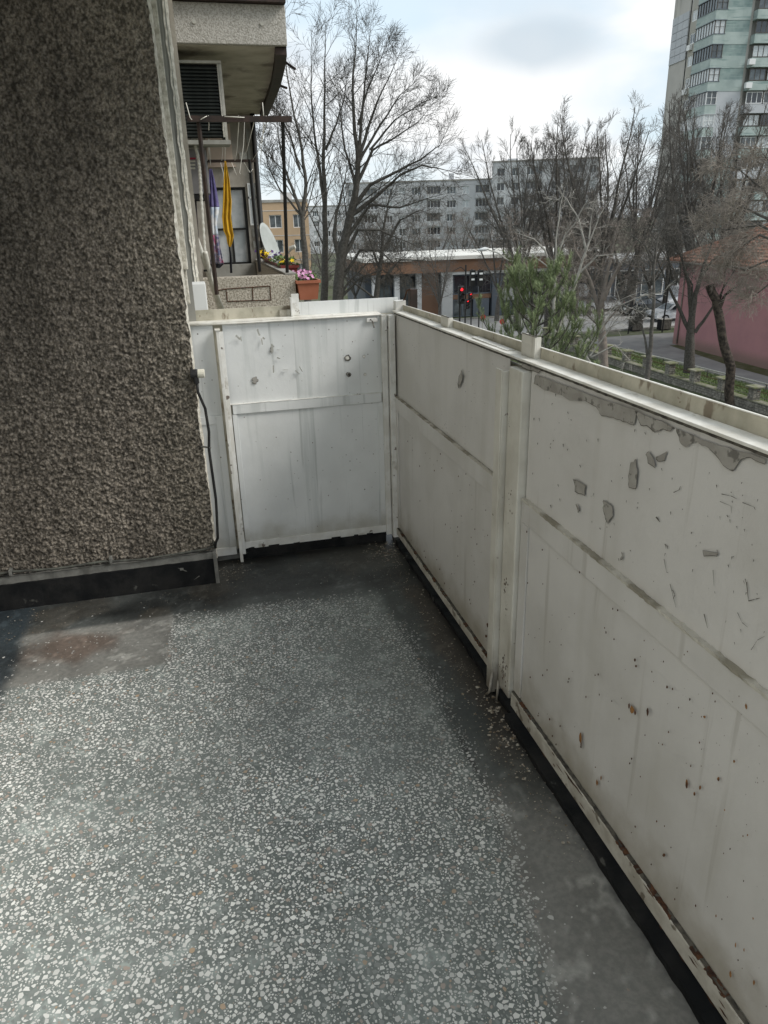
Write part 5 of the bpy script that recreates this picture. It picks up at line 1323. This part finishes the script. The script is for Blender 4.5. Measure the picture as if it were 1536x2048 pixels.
for (px, lab) in ((1324, 'dark lamp post between the bins'), (1256, 'thin dark post left of the dark car')):
    p = onz(px, 665 if px > 1300 else 668, GZ); t = thing('post', lab, 'post', (p.x, p.y, GZ)); b = MB(); b.tube([(p.x, p.y, GZ), (p.x + .15, p.y, GZ + (4.6 if px > 1300 else 2.6))], .055, 6); b.build('pole', M['steel_black'], t)

# ------------------------------------------------------------------ TREES
RT = random.Random(42)
def rvec(): return Vector((RT.gauss(0, 1), RT.gauss(0, 1), RT.gauss(0, 1))).normalized()

def grow(mb, p, d, L_, r, lvl, P):
    """one branch with wander and upward bend, then its children"""
    n = (5, 5, 4, 3)[min(lvl, 3)]; step = L_ / n; pts = [p.copy()]; rad = [r]; d = d.copy(); dirs = [d.copy()]
    for i in range(n):
        d = (d + rvec() * P['wander'] * (1 if lvl < 2 else .7) + Vector((0, 0, P['up'] * (1 if lvl > 0 else .5)))).normalized()
        p = p + d * step; pts.append(p.copy()); rad.append(max(P['rmin'] * .7, r * (1 - .8 * (i + 1) / n))); dirs.append(d.copy())
    mb.tube(pts, rad, (6, 4, 3, 3)[min(lvl, 3)], caps=False)
    if lvl < P['levels']:
        spawn(mb, pts, dirs, rad, L_, lvl, P, .15)

def spawn(mb, pts, dirs, rad, L_, lvl, P, t0=.2):
    nc = P['nc'][min(lvl, len(P['nc']) - 1)]; k = len(pts) - 1
    for c in range(nc):
        t = t0 + (1 - t0) * (c + RT.random()) / nc; f = min(t * k, k - .001); i = int(f); u = f - i
        q = pts[i].lerp(pts[i + 1], u); dd = dirs[min(i + 1, k)]
        side = dd.cross(rvec()).normalized(); ang = R(RT.uniform(*P['ang']))
        nd = (dd * math.cos(ang) + side * math.sin(ang)).normalized()
        ll = min(L_ * RT.uniform(*P['ratio']), P.get('lmax', 9) * RT.uniform(.75, 1)) * (1.1 - .78 * t ** 1.5); ll = max(ll, P.get('lmin', .3))
        grow(mb, q, nd, ll, max(P['rmin'], min(rad[i] * .75, P.get('rk', .0085) * ll ** 1.15)), lvl + 1, P)

def limb(mbt, mbb, pix, D, r0, r1, P, t0=.25, lvl=0, dj=.0, Lk=.55):
    """a main limb drawn through image points at distance D (depth may change along it), side branches grown on it"""
    pts = []
    n = len(pix)
    for i, q in enumerate(pix):
        pts.append(at(q[0], q[1], D + (q[2] if len(q) > 2 else 0)))
    fine = []
    for i in range(n - 1):
        for k in range(3):
            u = k / 3; v = pts[i].lerp(pts[i + 1], u)
            if k: v += rvec() * (pts[i + 1] - pts[i]).length * .018
            fine.append(v)
    fine.append(pts[-1]); m = len(fine)
    rad = [r1 * .6 + (r0 - r1 * .6) * (1 - i / (m - 1)) ** 1.45 * (1 + P.get('knob', 0) * RT.uniform(-1, 1)) for i in range(m)]
    mbt.tube(fine, rad, 8, caps=False)
    dirs = [(fine[min(i + 1, m - 1)] - fine[max(i - 1, 0)]).normalized() for i in range(m)]
    tot = sum((fine[i + 1] - fine[i]).length for i in range(m - 1))
    spawn(mbb, fine, dirs, [x * .6 for x in rad], min(tot * Lk, P.get('lim', 6)), lvl, P, t0)

def tree(name, label, limbs, D, P, bark, twig, group=None, base=None, cat='tree'):
    a, c = MB(), MB()
    for l in limbs: limb(a, c, l['p'], D, l['r'][0], l['r'][1], l.get('P', P), l.get('t0', .25), l.get('lvl', 0), Lk=l.get('Lk', .5))
    p0 = at(limbs[0]['p'][0][0], limbs[0]['p'][0][1], D); t = thing(name, label, cat, (p0.x, p0.y, GZ), 0, group)
    a.build('trunk', M[bark], t, smooth=True); c.build('crown', M[twig], t); return t

PL = dict(wander=.075, up=.06, levels=3, nc=[17, 6, 4, 2], ang=(24, 58), ratio=(.42, .72), rr=.5, rmin=.0062, lmax=4.2, lim=5.0)
PL2 = dict(PL, nc=[16, 7, 4, 2], up=.03, ang=(30, 65), wander=.10)
big = [
    dict(p=[(650, 700), (648, 600), (650, 500), (650, 400), (647, 300), (649, 200), (650, 110), (652, 45)], r=(.21, .015), t0=.2),
    dict(p=[(650, 420), (640, 340), (628, 260), (622, 180), (622, 110), (624, 50)], r=(.08, .01), t0=.1),
    dict(p=[(651, 300), (672, 250), (690, 190), (698, 130)], r=(.06, .01), t0=.2),
]
tree('bare_tree', 'tall slender leafless tree with one straight trunk, left of the forked one', big, 34, PL, 'bark', 'bark', 'tall bare trees behind the end railing')
big2 = [
    dict(p=[(668, 700), (676, 600), (682, 520), (698, 440), (712, 380), (716, 320), (708, 240), (706, 150), (712, 90), (714, 30)], r=(.29, .015), t0=.25),
    dict(p=[(714, 330), (722, 250), (730, 160), (738, 90), (742, 45)], r=(.085, .01), t0=.1),
    dict(p=[(716, 320), (735, 260), (756, 200), (785, 140), (800, 105)], r=(.085, .01), t0=.1),
    dict(p=[(712, 372), (745, 300), (790, 275), (835, 245), (868, 205)], r=(.08, .01), t0=.2),
    dict(p=[(704, 420), (740, 370), (790, 345), (840, 320), (880, 290), (905, 240)], r=(.10, .012), t0=.2),
    dict(p=[(700, 432), (750, 395), (800, 350), (845, 330), (890, 340), (925, 350)], r=(.10, .01), t0=.2),
    dict(p=[(684, 540), (668, 470), (672, 430), (690, 360), (694, 330)], r=(.13, .02), t0=.3),
    dict(p=[(712, 335), (760, 250), (800, 190), (845, 150)], r=(.07, .01), t0=.2),
    dict(p=[(740, 300), (790, 240), (845, 205), (885, 190)], r=(.05, .01), t0=.2),
    dict(p=[(712, 372), (690, 300), (680, 220), (672, 140)], r=(.07, .01), t0=.2),
    dict(p=[(716, 250), (735, 180), (765, 110), (780, 70)], r=(.05, .01), t0=.2),
    dict(p=[(690, 480), (740, 410), (800, 415), (850, 398), (900, 385)], r=(.09, .01), t0=.2, P=PL2),
    dict(p=[(684, 520), (715, 460), (760, 460), (800, 478), (850, 500)], r=(.10, .012), t0=.2, P=PL2),
    dict(p=[(682, 560), (720, 500), (760, 500), (800, 540), (830, 585)], r=(.08, .01), t0=.2, P=PL2),
    dict(p=[(678, 600), (720, 555), (765, 540), (800, 560)], r=(.07, .01), t0=.2, P=PL2),
    dict(p=[(672, 610), (700, 560), (740, 520), (790, 505)], r=(.07, .01), t0=.2, P=PL2),
]
tree('bare_tree', 'big leafless tree with forked leaning trunk and limbs arching to the right', big2, 33, PL, 'bark', 'bark', 'tall bare trees behind the end railing')
left = [
    dict(p=[(620, 700), (614, 560), (606, 470), (604, 430), (584, 375), (567, 330), (556, 270), (552, 200)], r=(.17, .012), t0=.35),
    dict(p=[(605, 430), (612, 370), (604, 300), (588, 230), (574, 150), (568, 60), (572, 10)], r=(.085, .01), t0=.1),
    dict(p=[(600, 340), (580, 270), (560, 230), (530, 190)], r=(.05, .01), t0=.1),
    dict(p=[(610, 440), (560, 380), (535, 330), (525, 270)], r=(.05, .01), t0=.2),
]
tree('bare_tree', 'leafless tree with a wishbone fork behind the drying frame post', left, 30, PL, 'bark', 'bark', 'tall bare trees behind the end railing')
mid = [
    dict(p=[(742, 700), (752, 600), (762, 520), (768, 450), (780, 390), (800, 330)], r=(.20, .015), t0=.25),
    dict(p=[(766, 500), (800, 440), (840, 420), (880, 440)], r=(.09, .01), t0=.2, P=PL2),
    dict(p=[(760, 540), (735, 470), (720, 430)], r=(.07, .01), t0=.2, P=PL2),
    dict(p=[(756, 570), (800, 520), (850, 520), (890, 560)], r=(.08, .01), t0=.2, P=PL2),
    dict(p=[(752, 600), (700, 560), (670, 540), (640, 560)], r=(.06, .01), t0=.2, P=PL2),
]
tree('bare_tree', 'shorter leafless tree with drooping lower branches right of the forked one', mid, 38, PL2, 'bark', 'bark2', 'tall bare trees behind the end railing')

# template crowns for the rows further away, then copies
def template(name, h, seed, P, bark, twig, nl=5, spread=.35, clear=.28):
    global RT
    RT = random.Random(seed); a, c = MB(), MB()
    trunk = [Vector((0, 0, -.2)), Vector((RT.uniform(-.2, .2), 0, h * .15)), Vector((RT.uniform(-.3, .3), RT.uniform(-.3, .3), h * clear))]
    a.tube(trunk, [.028 * h * .7, .022 * h * .7, .019 * h * .7], 8, caps=False)
    top = trunk[-1]
    for i in range(nl):
        an = 6.283 * (i + RT.random() * .5) / nl; d = Vector((math.cos(an) * spread, math.sin(an) * spread, 1)).normalized(); p = top.copy(); L_ = h * (1 - clear) * RT.uniform(.8, 1.0)
        pts = [p.copy()]; dirs = [d.copy()]; rad = [.011 * h * .7]; st = 7
        for k in range(st):
            d = (d + rvec() * .12 + Vector((0, 0, .05))).normalized(); p = p + d * L_ / st; pts.append(p.copy()); dirs.append(d.copy()); rad.append(.011 * h * .7 * (1 - .9 * (k + 1) / st) + .01)
        a.tube(pts, rad, 6, caps=False); spawn(c, pts, dirs, [x * .6 for x in rad], L_ * .5, 0, P, .12)
    return a.mesh('trunk', M[bark], True), c.mesh('crown', M[twig])
PT = dict(wander=.09, up=.08, levels=3, nc=[14, 7, 5, 2], ang=(20, 52), ratio=(.42, .7), rr=.5, rmin=.0095, lmax=3.6, lim=5, rk=.011)
PT2 = dict(PT, wander=.15, up=.02, nc=[12, 7, 4, 2], ang=(30, 75), rmin=.009)
T_ = [template('t', 14, 1, PT, 'bark2', 'bark2', 7, .42), template('t', 14, 2, PT, 'bark', 'bark2', 6, .30), template('t', 10, 3, PT2, 'bark2', 'bark_red', 6, .6, .2), template('t', 12, 4, PT2, 'bark2', 'bark_grey', 5, .45, .22)]
labs = []
def put_tree(k, px, py_top, D, label, rz=0.0, group='bare trees along the street', name='bare_tree', wide=1.0):
    zt = at(px, py_top, D); h0 = (14, 14, 10, 12)[k]; s = (zt.z - GZ) / (h0 * .97)
    t = thing(name, label, 'tree', (zt.x, zt.y, GZ), 0, group)
    inst('trunk', T_[k][0], t, (0, 0, 0), rz, (s * wide, s * wide, s)); inst('crown', T_[k][1], t, (0, 0, 0), rz, (s * wide, s * wide, s)); return t
row = [(0, 1050, 245, 60, 'leafless street tree with fan crown, leftmost in front of the taller grey block', .3, .95), (1, 1118, 238, 62, 'leafless street tree with upright crown, second from the left in the street row', 1.2, 1.1),
       (0, 1172, 262, 66, 'thin leafless street tree beside the right end of the grey block', 2.2, .9), (1, 1240, 205, 58, 'tallest leafless street tree left of the tower block', 3.0, 1.0), (0, 1300, 230, 70, 'leafless street tree overlapping the left edge of the tower', 4.1, .9),
       (1, 1365, 270, 72, 'leafless tree in front of the tower blank wall', 5.0, .9), (0, 1432, 172, 62, 'leafless tree reaching up before the mint balconies', .8, .95), (1, 1500, 200, 60, 'leafless tree at the far right below the tower balconies', 2.7, 1.0)]
for k, px, py, D, lab, rz, w in row: put_tree(k, px, py, D, lab, rz, wide=w)
thick = [(2, 1130, 400, 52, 'low bushy twiggy tree behind the pale birch', 0, 1.3), (2, 1195, 375, 70, 'dense reddish twiggy tree right of the pale birch', 1, 1.3), (3, 1255, 390, 74, 'grey brushy tree between the birch and the pink house', 2, 1.2), (3, 1000, 400, 66, 'dim twiggy tree above the low shop roof', 3, 1.1),
         (2, 1320, 400, 76, 'dense twiggy tree behind the parked cars', 4, 1.3), (2, 1400, 360, 66, 'twiggy tree over the near end of the tile roof', 5, 1.2), (3, 1480, 330, 56, 'twiggy tree behind the tile roof at far right', 0, 1.2), (3, 880, 455, 62, 'small twiggy tree before the shop columns', 1, 1.0),
         (3, 945, 440, 78, 'twiggy tree behind the low shop at the lamp', 2, 1.1), (3, 820, 450, 80, 'twiggy tree beyond the left end of the low shop', 4, 1.2), (2, 1060, 430, 75, 'brown twiggy tree behind the pine', 5, 1.3), (3, 700, 440, 70, 'faint twiggy tree far behind the forked trunk', 3, 1.2), (3, 610, 470, 85, 'faint twiggy tree beside the orange house', 2, 1.0), (3, 760, 400, 90, 'faint twiggy tree before the long grey block', 5, 1.2)]
thick += [(3, 640, 430, 100, 'pale brushy tree far behind the slender straight trunk', 1, 1.3), (2, 725, 425, 105, 'brownish brushy tree far behind the fork of the big tree', 2, 1.3), (3, 800, 405, 110, 'pale twiggy tree far off before the middle of the long grey block', 3, 1.3), (2, 865, 420, 104, 'brownish brushy tree before the right half of the long grey block', 4, 1.3), (3, 925, 400, 112, 'tall pale twiggy tree before the right end of the long grey block', 5, 1.2), (2, 985, 405, 100, 'brownish brushy tree between the two grey blocks', 0, 1.3), (3, 1045, 370, 98, 'pale twiggy tree low before the taller grey section', 2, 1.3), (2, 1110, 375, 94, 'brownish brushy tree before the middle of the taller grey section', 3, 1.4), (3, 1170, 350, 96, 'pale twiggy tree at the right corner of the taller grey section', 4, 1.2), (2, 1235, 345, 90, 'brownish brushy tree filling the gap left of the tower', 5, 1.4)]
for k, px, py, D, lab, rz, w in thick: put_tree(k, px, py, D, lab, rz, 'twiggy trees and thickets', wide=w)

RT = random.Random(77)
# pale birch-like tree with drooping silver branches
PB = dict(wander=.16, up=-.01, levels=2, nc=[6, 4, 3], ang=(25, 65), ratio=(.3, .55), rr=.55, rmin=.006, lmax=2.4, lim=2.4)
birch = [
    dict(p=[(1118, 760), (1108, 640), (1110, 540), (1112, 480), (1120, 415), (1128, 380)], r=(.075, .018), t0=.35),
    dict(p=[(1108, 560), (1090, 500), (1068, 478), (1030, 465)], r=(.05, .012), t0=.3),
    dict(p=[(1110, 545), (1085, 525), (1062, 508), (1040, 500)], r=(.035, .01), t0=.3),
    dict(p=[(1112, 520), (1130, 470), (1155, 440)], r=(.04, .014), t0=.2),
    dict(p=[(1128, 385), (1118, 400), (1090, 395)], r=(.02, .01), t0=.1),
]
tree('pale_tree', 'small silvery branched tree just right of the pine', birch, 27, PB, 'bark_pale', 'bark_pale')
birch2 = [
    dict(p=[(1100, 700), (1130, 620), (1150, 570), (1165, 520), (1180, 480), (1200, 430), (1225, 390)], r=(.10, .016), t0=.3),
    dict(p=[(1172, 500), (1158, 440), (1135, 400), (1120, 385)], r=(.045, .012), t0=.2),
    dict(p=[(1160, 545), (1195, 512), (1240, 508)], r=(.04, .012), t0=.2),
    dict(p=[(1152, 440), (1170, 408), (1200, 400)], r=(.03, .01), t0=.2),
    dict(p=[(1178, 478), (1182, 440), (1188, 405)], r=(.03, .01), t0=.2),
]
tree('pale_tree', 'silvery leaning tree with twisted branches behind the small pale one', birch2, 29, PB, 'bark_pale', 'bark_pale')
droop = [
    dict(p=[(1186, 735), (1160, 690), (1200, 640), (1240, 600), (1290, 580)], r=(.05, .012), t0=.2), dict(p=[(1175, 700), (1230, 615), (1290, 590), (1330, 585)], r=(.035, .01), t0=.2),
    dict(p=[(1180, 712), (1225, 650), (1245, 625), (1230, 570)], r=(.03, .01), t0=.2), dict(p=[(1182, 715), (1230, 690), (1260, 720), (1240, 730)], r=(.03, .01), t0=.2), dict(p=[(1165, 690), (1210, 660), (1250, 640), (1275, 610)], r=(.03, .01), t0=.2),
]
tree('pale_shrub', 'silvery drooping shrub right of the pine above the stone fence', droop, 27, PB, 'bark_pale', 'bark_pale', cat='shrub')
t4 = [dict(p=[(1208, 760), (1206, 690), (1200, 620), (1212, 560), (1225, 500), (1240, 440)], r=(.32, .05), t0=.2), dict(p=[(1202, 640), (1180, 560), (1150, 500), (1140, 440)], r=(.15, .03), t0=.2), dict(p=[(1206, 600), (1240, 530), (1275, 480), (1290, 430)], r=(.14, .03), t0=.2), dict(p=[(1204, 660), (1165, 620), (1150, 560)], r=(.06, .02), t0=.1), dict(p=[(1208, 650), (1250, 600), (1270, 560)], r=(.06, .02), t0=.1)]
PX4 = dict(PL2, nc=[17, 7, 4, 3], wander=.17, rmin=.007, lim=4)
tree('bare_tree', 'thick trunked leafless tree wrapped in fine twigs behind the stone fence', t4, 43, PX4, 'bark_red', 'bark_red')
t5 = [dict(p=[(1290, 775), (1296, 740), (1302, 690), (1308, 600), (1306, 530), (1290, 490), (1262, 470)], r=(.16, .04), t0=.5), dict(p=[(1307, 540), (1314, 480), (1335, 430), (1340, 380)], r=(.07, .02), t0=.2), dict(p=[(1296, 720), (1292, 690), (1284, 650), (1280, 645)], r=(.07, .05), t0=.99), dict(p=[(1306, 560), (1270, 570), (1240, 590)], r=(.04, .01), t0=.2)]
PY5 = dict(PL2, nc=[12, 7, 5, 3], wander=.16, rmin=.007, lim=4)
tree('bare_tree', 'thin grey leafless tree with a broken side stub standing on the lawn', t5, 37.5, PY5, 'bark2', 'bark2')
t6 = [dict(p=[(1378, 745), (1380, 690), (1383, 640), (1390, 590), (1405, 540), (1425, 480), (1440, 420)], r=(.30, .04), t0=.35), dict(p=[(1378, 660), (1355, 610), (1330, 560), (1315, 520), (1335, 470)], r=(.11, .02), t0=.3), dict(p=[(1382, 640), (1378, 570), (1365, 520), (1345, 470), (1330, 430)], r=(.12, .02), t0=.3),
      dict(p=[(1384, 610), (1385, 570), (1368, 540), (1362, 490)], r=(.07, .02), t0=.3), dict(p=[(1390, 665), (1415, 630), (1440, 590), (1475, 530), (1500, 480)], r=(.10, .02), t0=.3), dict(p=[(1400, 560), (1425, 520), (1470, 500), (1520, 485)], r=(.08, .015), t0=.2), dict(p=[(1345, 560), (1335, 500), (1340, 420)], r=(.06, .015), t0=.2)]
tree('bare_tree', 'dark leafless tree with several rising limbs in front of the pink wall', t6, 40.5, dict(PX4, nc=[13, 7, 5, 3]), 'bark', 'bark2')
t7 = [dict(p=[(1462, 830), (1458, 780), (1462, 735), (1448, 690), (1440, 640), (1432, 600), (1422, 580), (1420, 570)], r=(.215, .30), t0=.99), dict(p=[(1438, 620), (1450, 590), (1470, 575), (1480, 572)], r=(.09, .04), t0=.5), dict(p=[(1436, 610), (1448, 570), (1452, 530)], r=(.06, .02), t0=.3)]
PS = dict(PL2, nc=[9, 6, 5, 3], wander=.2, rmin=.005, lim=2.2, up=.05, knob=.30)
tt = tree('gnarled_stump', 'gnarled sawn off trunk with peeling bark in front of the stone fence', t7, 36, PS, 'bark_dark', 'bark_red')
# overhanging crown of a near tree on the right, tan twigs drooping into view
near = [dict(p=[(1640, 700), (1600, 520), (1560, 450), (1500, 420), (1440, 400)], r=(.13, .02), t0=.3), dict(p=[(1590, 520), (1540, 520), (1490, 540), (1450, 530)], r=(.06, .012), t0=.2), dict(p=[(1580, 470), (1530, 380), (1480, 340), (1430, 330)], r=(.07, .012), t0=.2), dict(p=[(1580, 480), (1520, 450), (1450, 460), (1400, 440)], r=(.06, .012), t0=.2), dict(p=[(1600, 440), (1560, 350), (1520, 300)], r=(.07, .012), t0=.2), dict(p=[(1590, 560), (1550, 560), (1510, 590), (1480, 600)], r=(.05, .012), t0=.2), dict(p=[(1590, 500), (1520, 470), (1470, 500), (1410, 520)], r=(.05, .012), t0=.2)]
tree('bare_tree', 'tan twigged leafless crown hanging in from the right edge', near, 26, dict(PX4, nc=[17, 8, 5, 3], up=-.01, rmin=.0055, lim=2.8), 'bark2', 'bark_tan')

# ------------------------------------------------------------------ PINE
def pine():
    base = at(1066, 760, 20.5); top = at(1064, 552, 20.5)
    t = thing('pine_tree', 'young green pine tree just outside the right railing', 'tree', (base.x, base.y, GZ))
    a = MB(); Ht = top.z - GZ; tp = [Vector((base.x, base.y, GZ)), Vector((base.x + .05, base.y, GZ + Ht * .5)), Vector((top.x, top.y, top.z - .2))]
    a.tube(tp, [.13, .09, .03], 8)
    nd = MB(); r = random.Random(9)
    def shoot(p, d, L_):
        """a bottle-brush shoot of needles"""
        n = int(L_ / .018); u = d.cross(Vector((.2, .3, .9))).normalized(); v = d.cross(u)
        for i in range(n):
            for q in range(4):
                an = r.uniform(0, 6.28); s = p + d * (L_ * i / n); o_ = (u * math.cos(an) + v * math.sin(an)); e = s + (o_ * .7 + d * .75).normalized() * r.uniform(.09, .14)
                w = d.cross(o_).normalized() * .0055; nd.face([s - w, s + w, e])
    z = GZ + Ht * .25
    while z < top.z - .25:
        f = (z - GZ) / Ht; nb_ = 5; reach = 3.6 * (1 - f) ** .60 + .12
        for k in range(nb_):
            an = 6.283 * (k + r.random() * .8) / nb_; L_ = reach * r.uniform(.75, 1.15); p = Vector((base.x, base.y, z + r.uniform(-.15, .15))); d = Vector((math.cos(an), math.sin(an), .25)); pts = [p.copy()]
            for s in range(6):
                d = (d + Vector((0, 0, .22)) + Vector((r.uniform(-.12, .12), r.uniform(-.12, .12), 0))).normalized(); p = p + d * L_ / 6; pts.append(p.copy())
                if s >= 1:
                    for c in range(3):
                        sd_ = Vector((r.uniform(-1, 1), r.uniform(-1, 1), r.uniform(.3, 1.2))).normalized(); dd = (d * .6 + sd_).normalized(); l2 = r.uniform(.22, .46); q = p + dd * l2 * .6
                        a.tube([p, q], [.008, .005], 3, caps=False); shoot(p + dd * .05, (dd + Vector((0, 0, .5))).normalized(), l2)
            a.tube(pts, [.03, .026, .022, .018, .014, .011, .007], 4, caps=False); shoot(p, (d + Vector((0, 0, .6))).normalized(), .32)
        z += .42
    shoot(Vector((top.x, top.y, top.z - .35)), Vector((0, 0, 1)), .38)
    for k in range(5): shoot(Vector((top.x, top.y, top.z - .4)), Vector((r.uniform(-.6, .6), r.uniform(-.6, .6), 1)).normalized(), .3)
    a.build('trunk', M['bark2'], t); o = nd.build('needles', M['needle'], t); tag(o, kind='stuff')
pine()
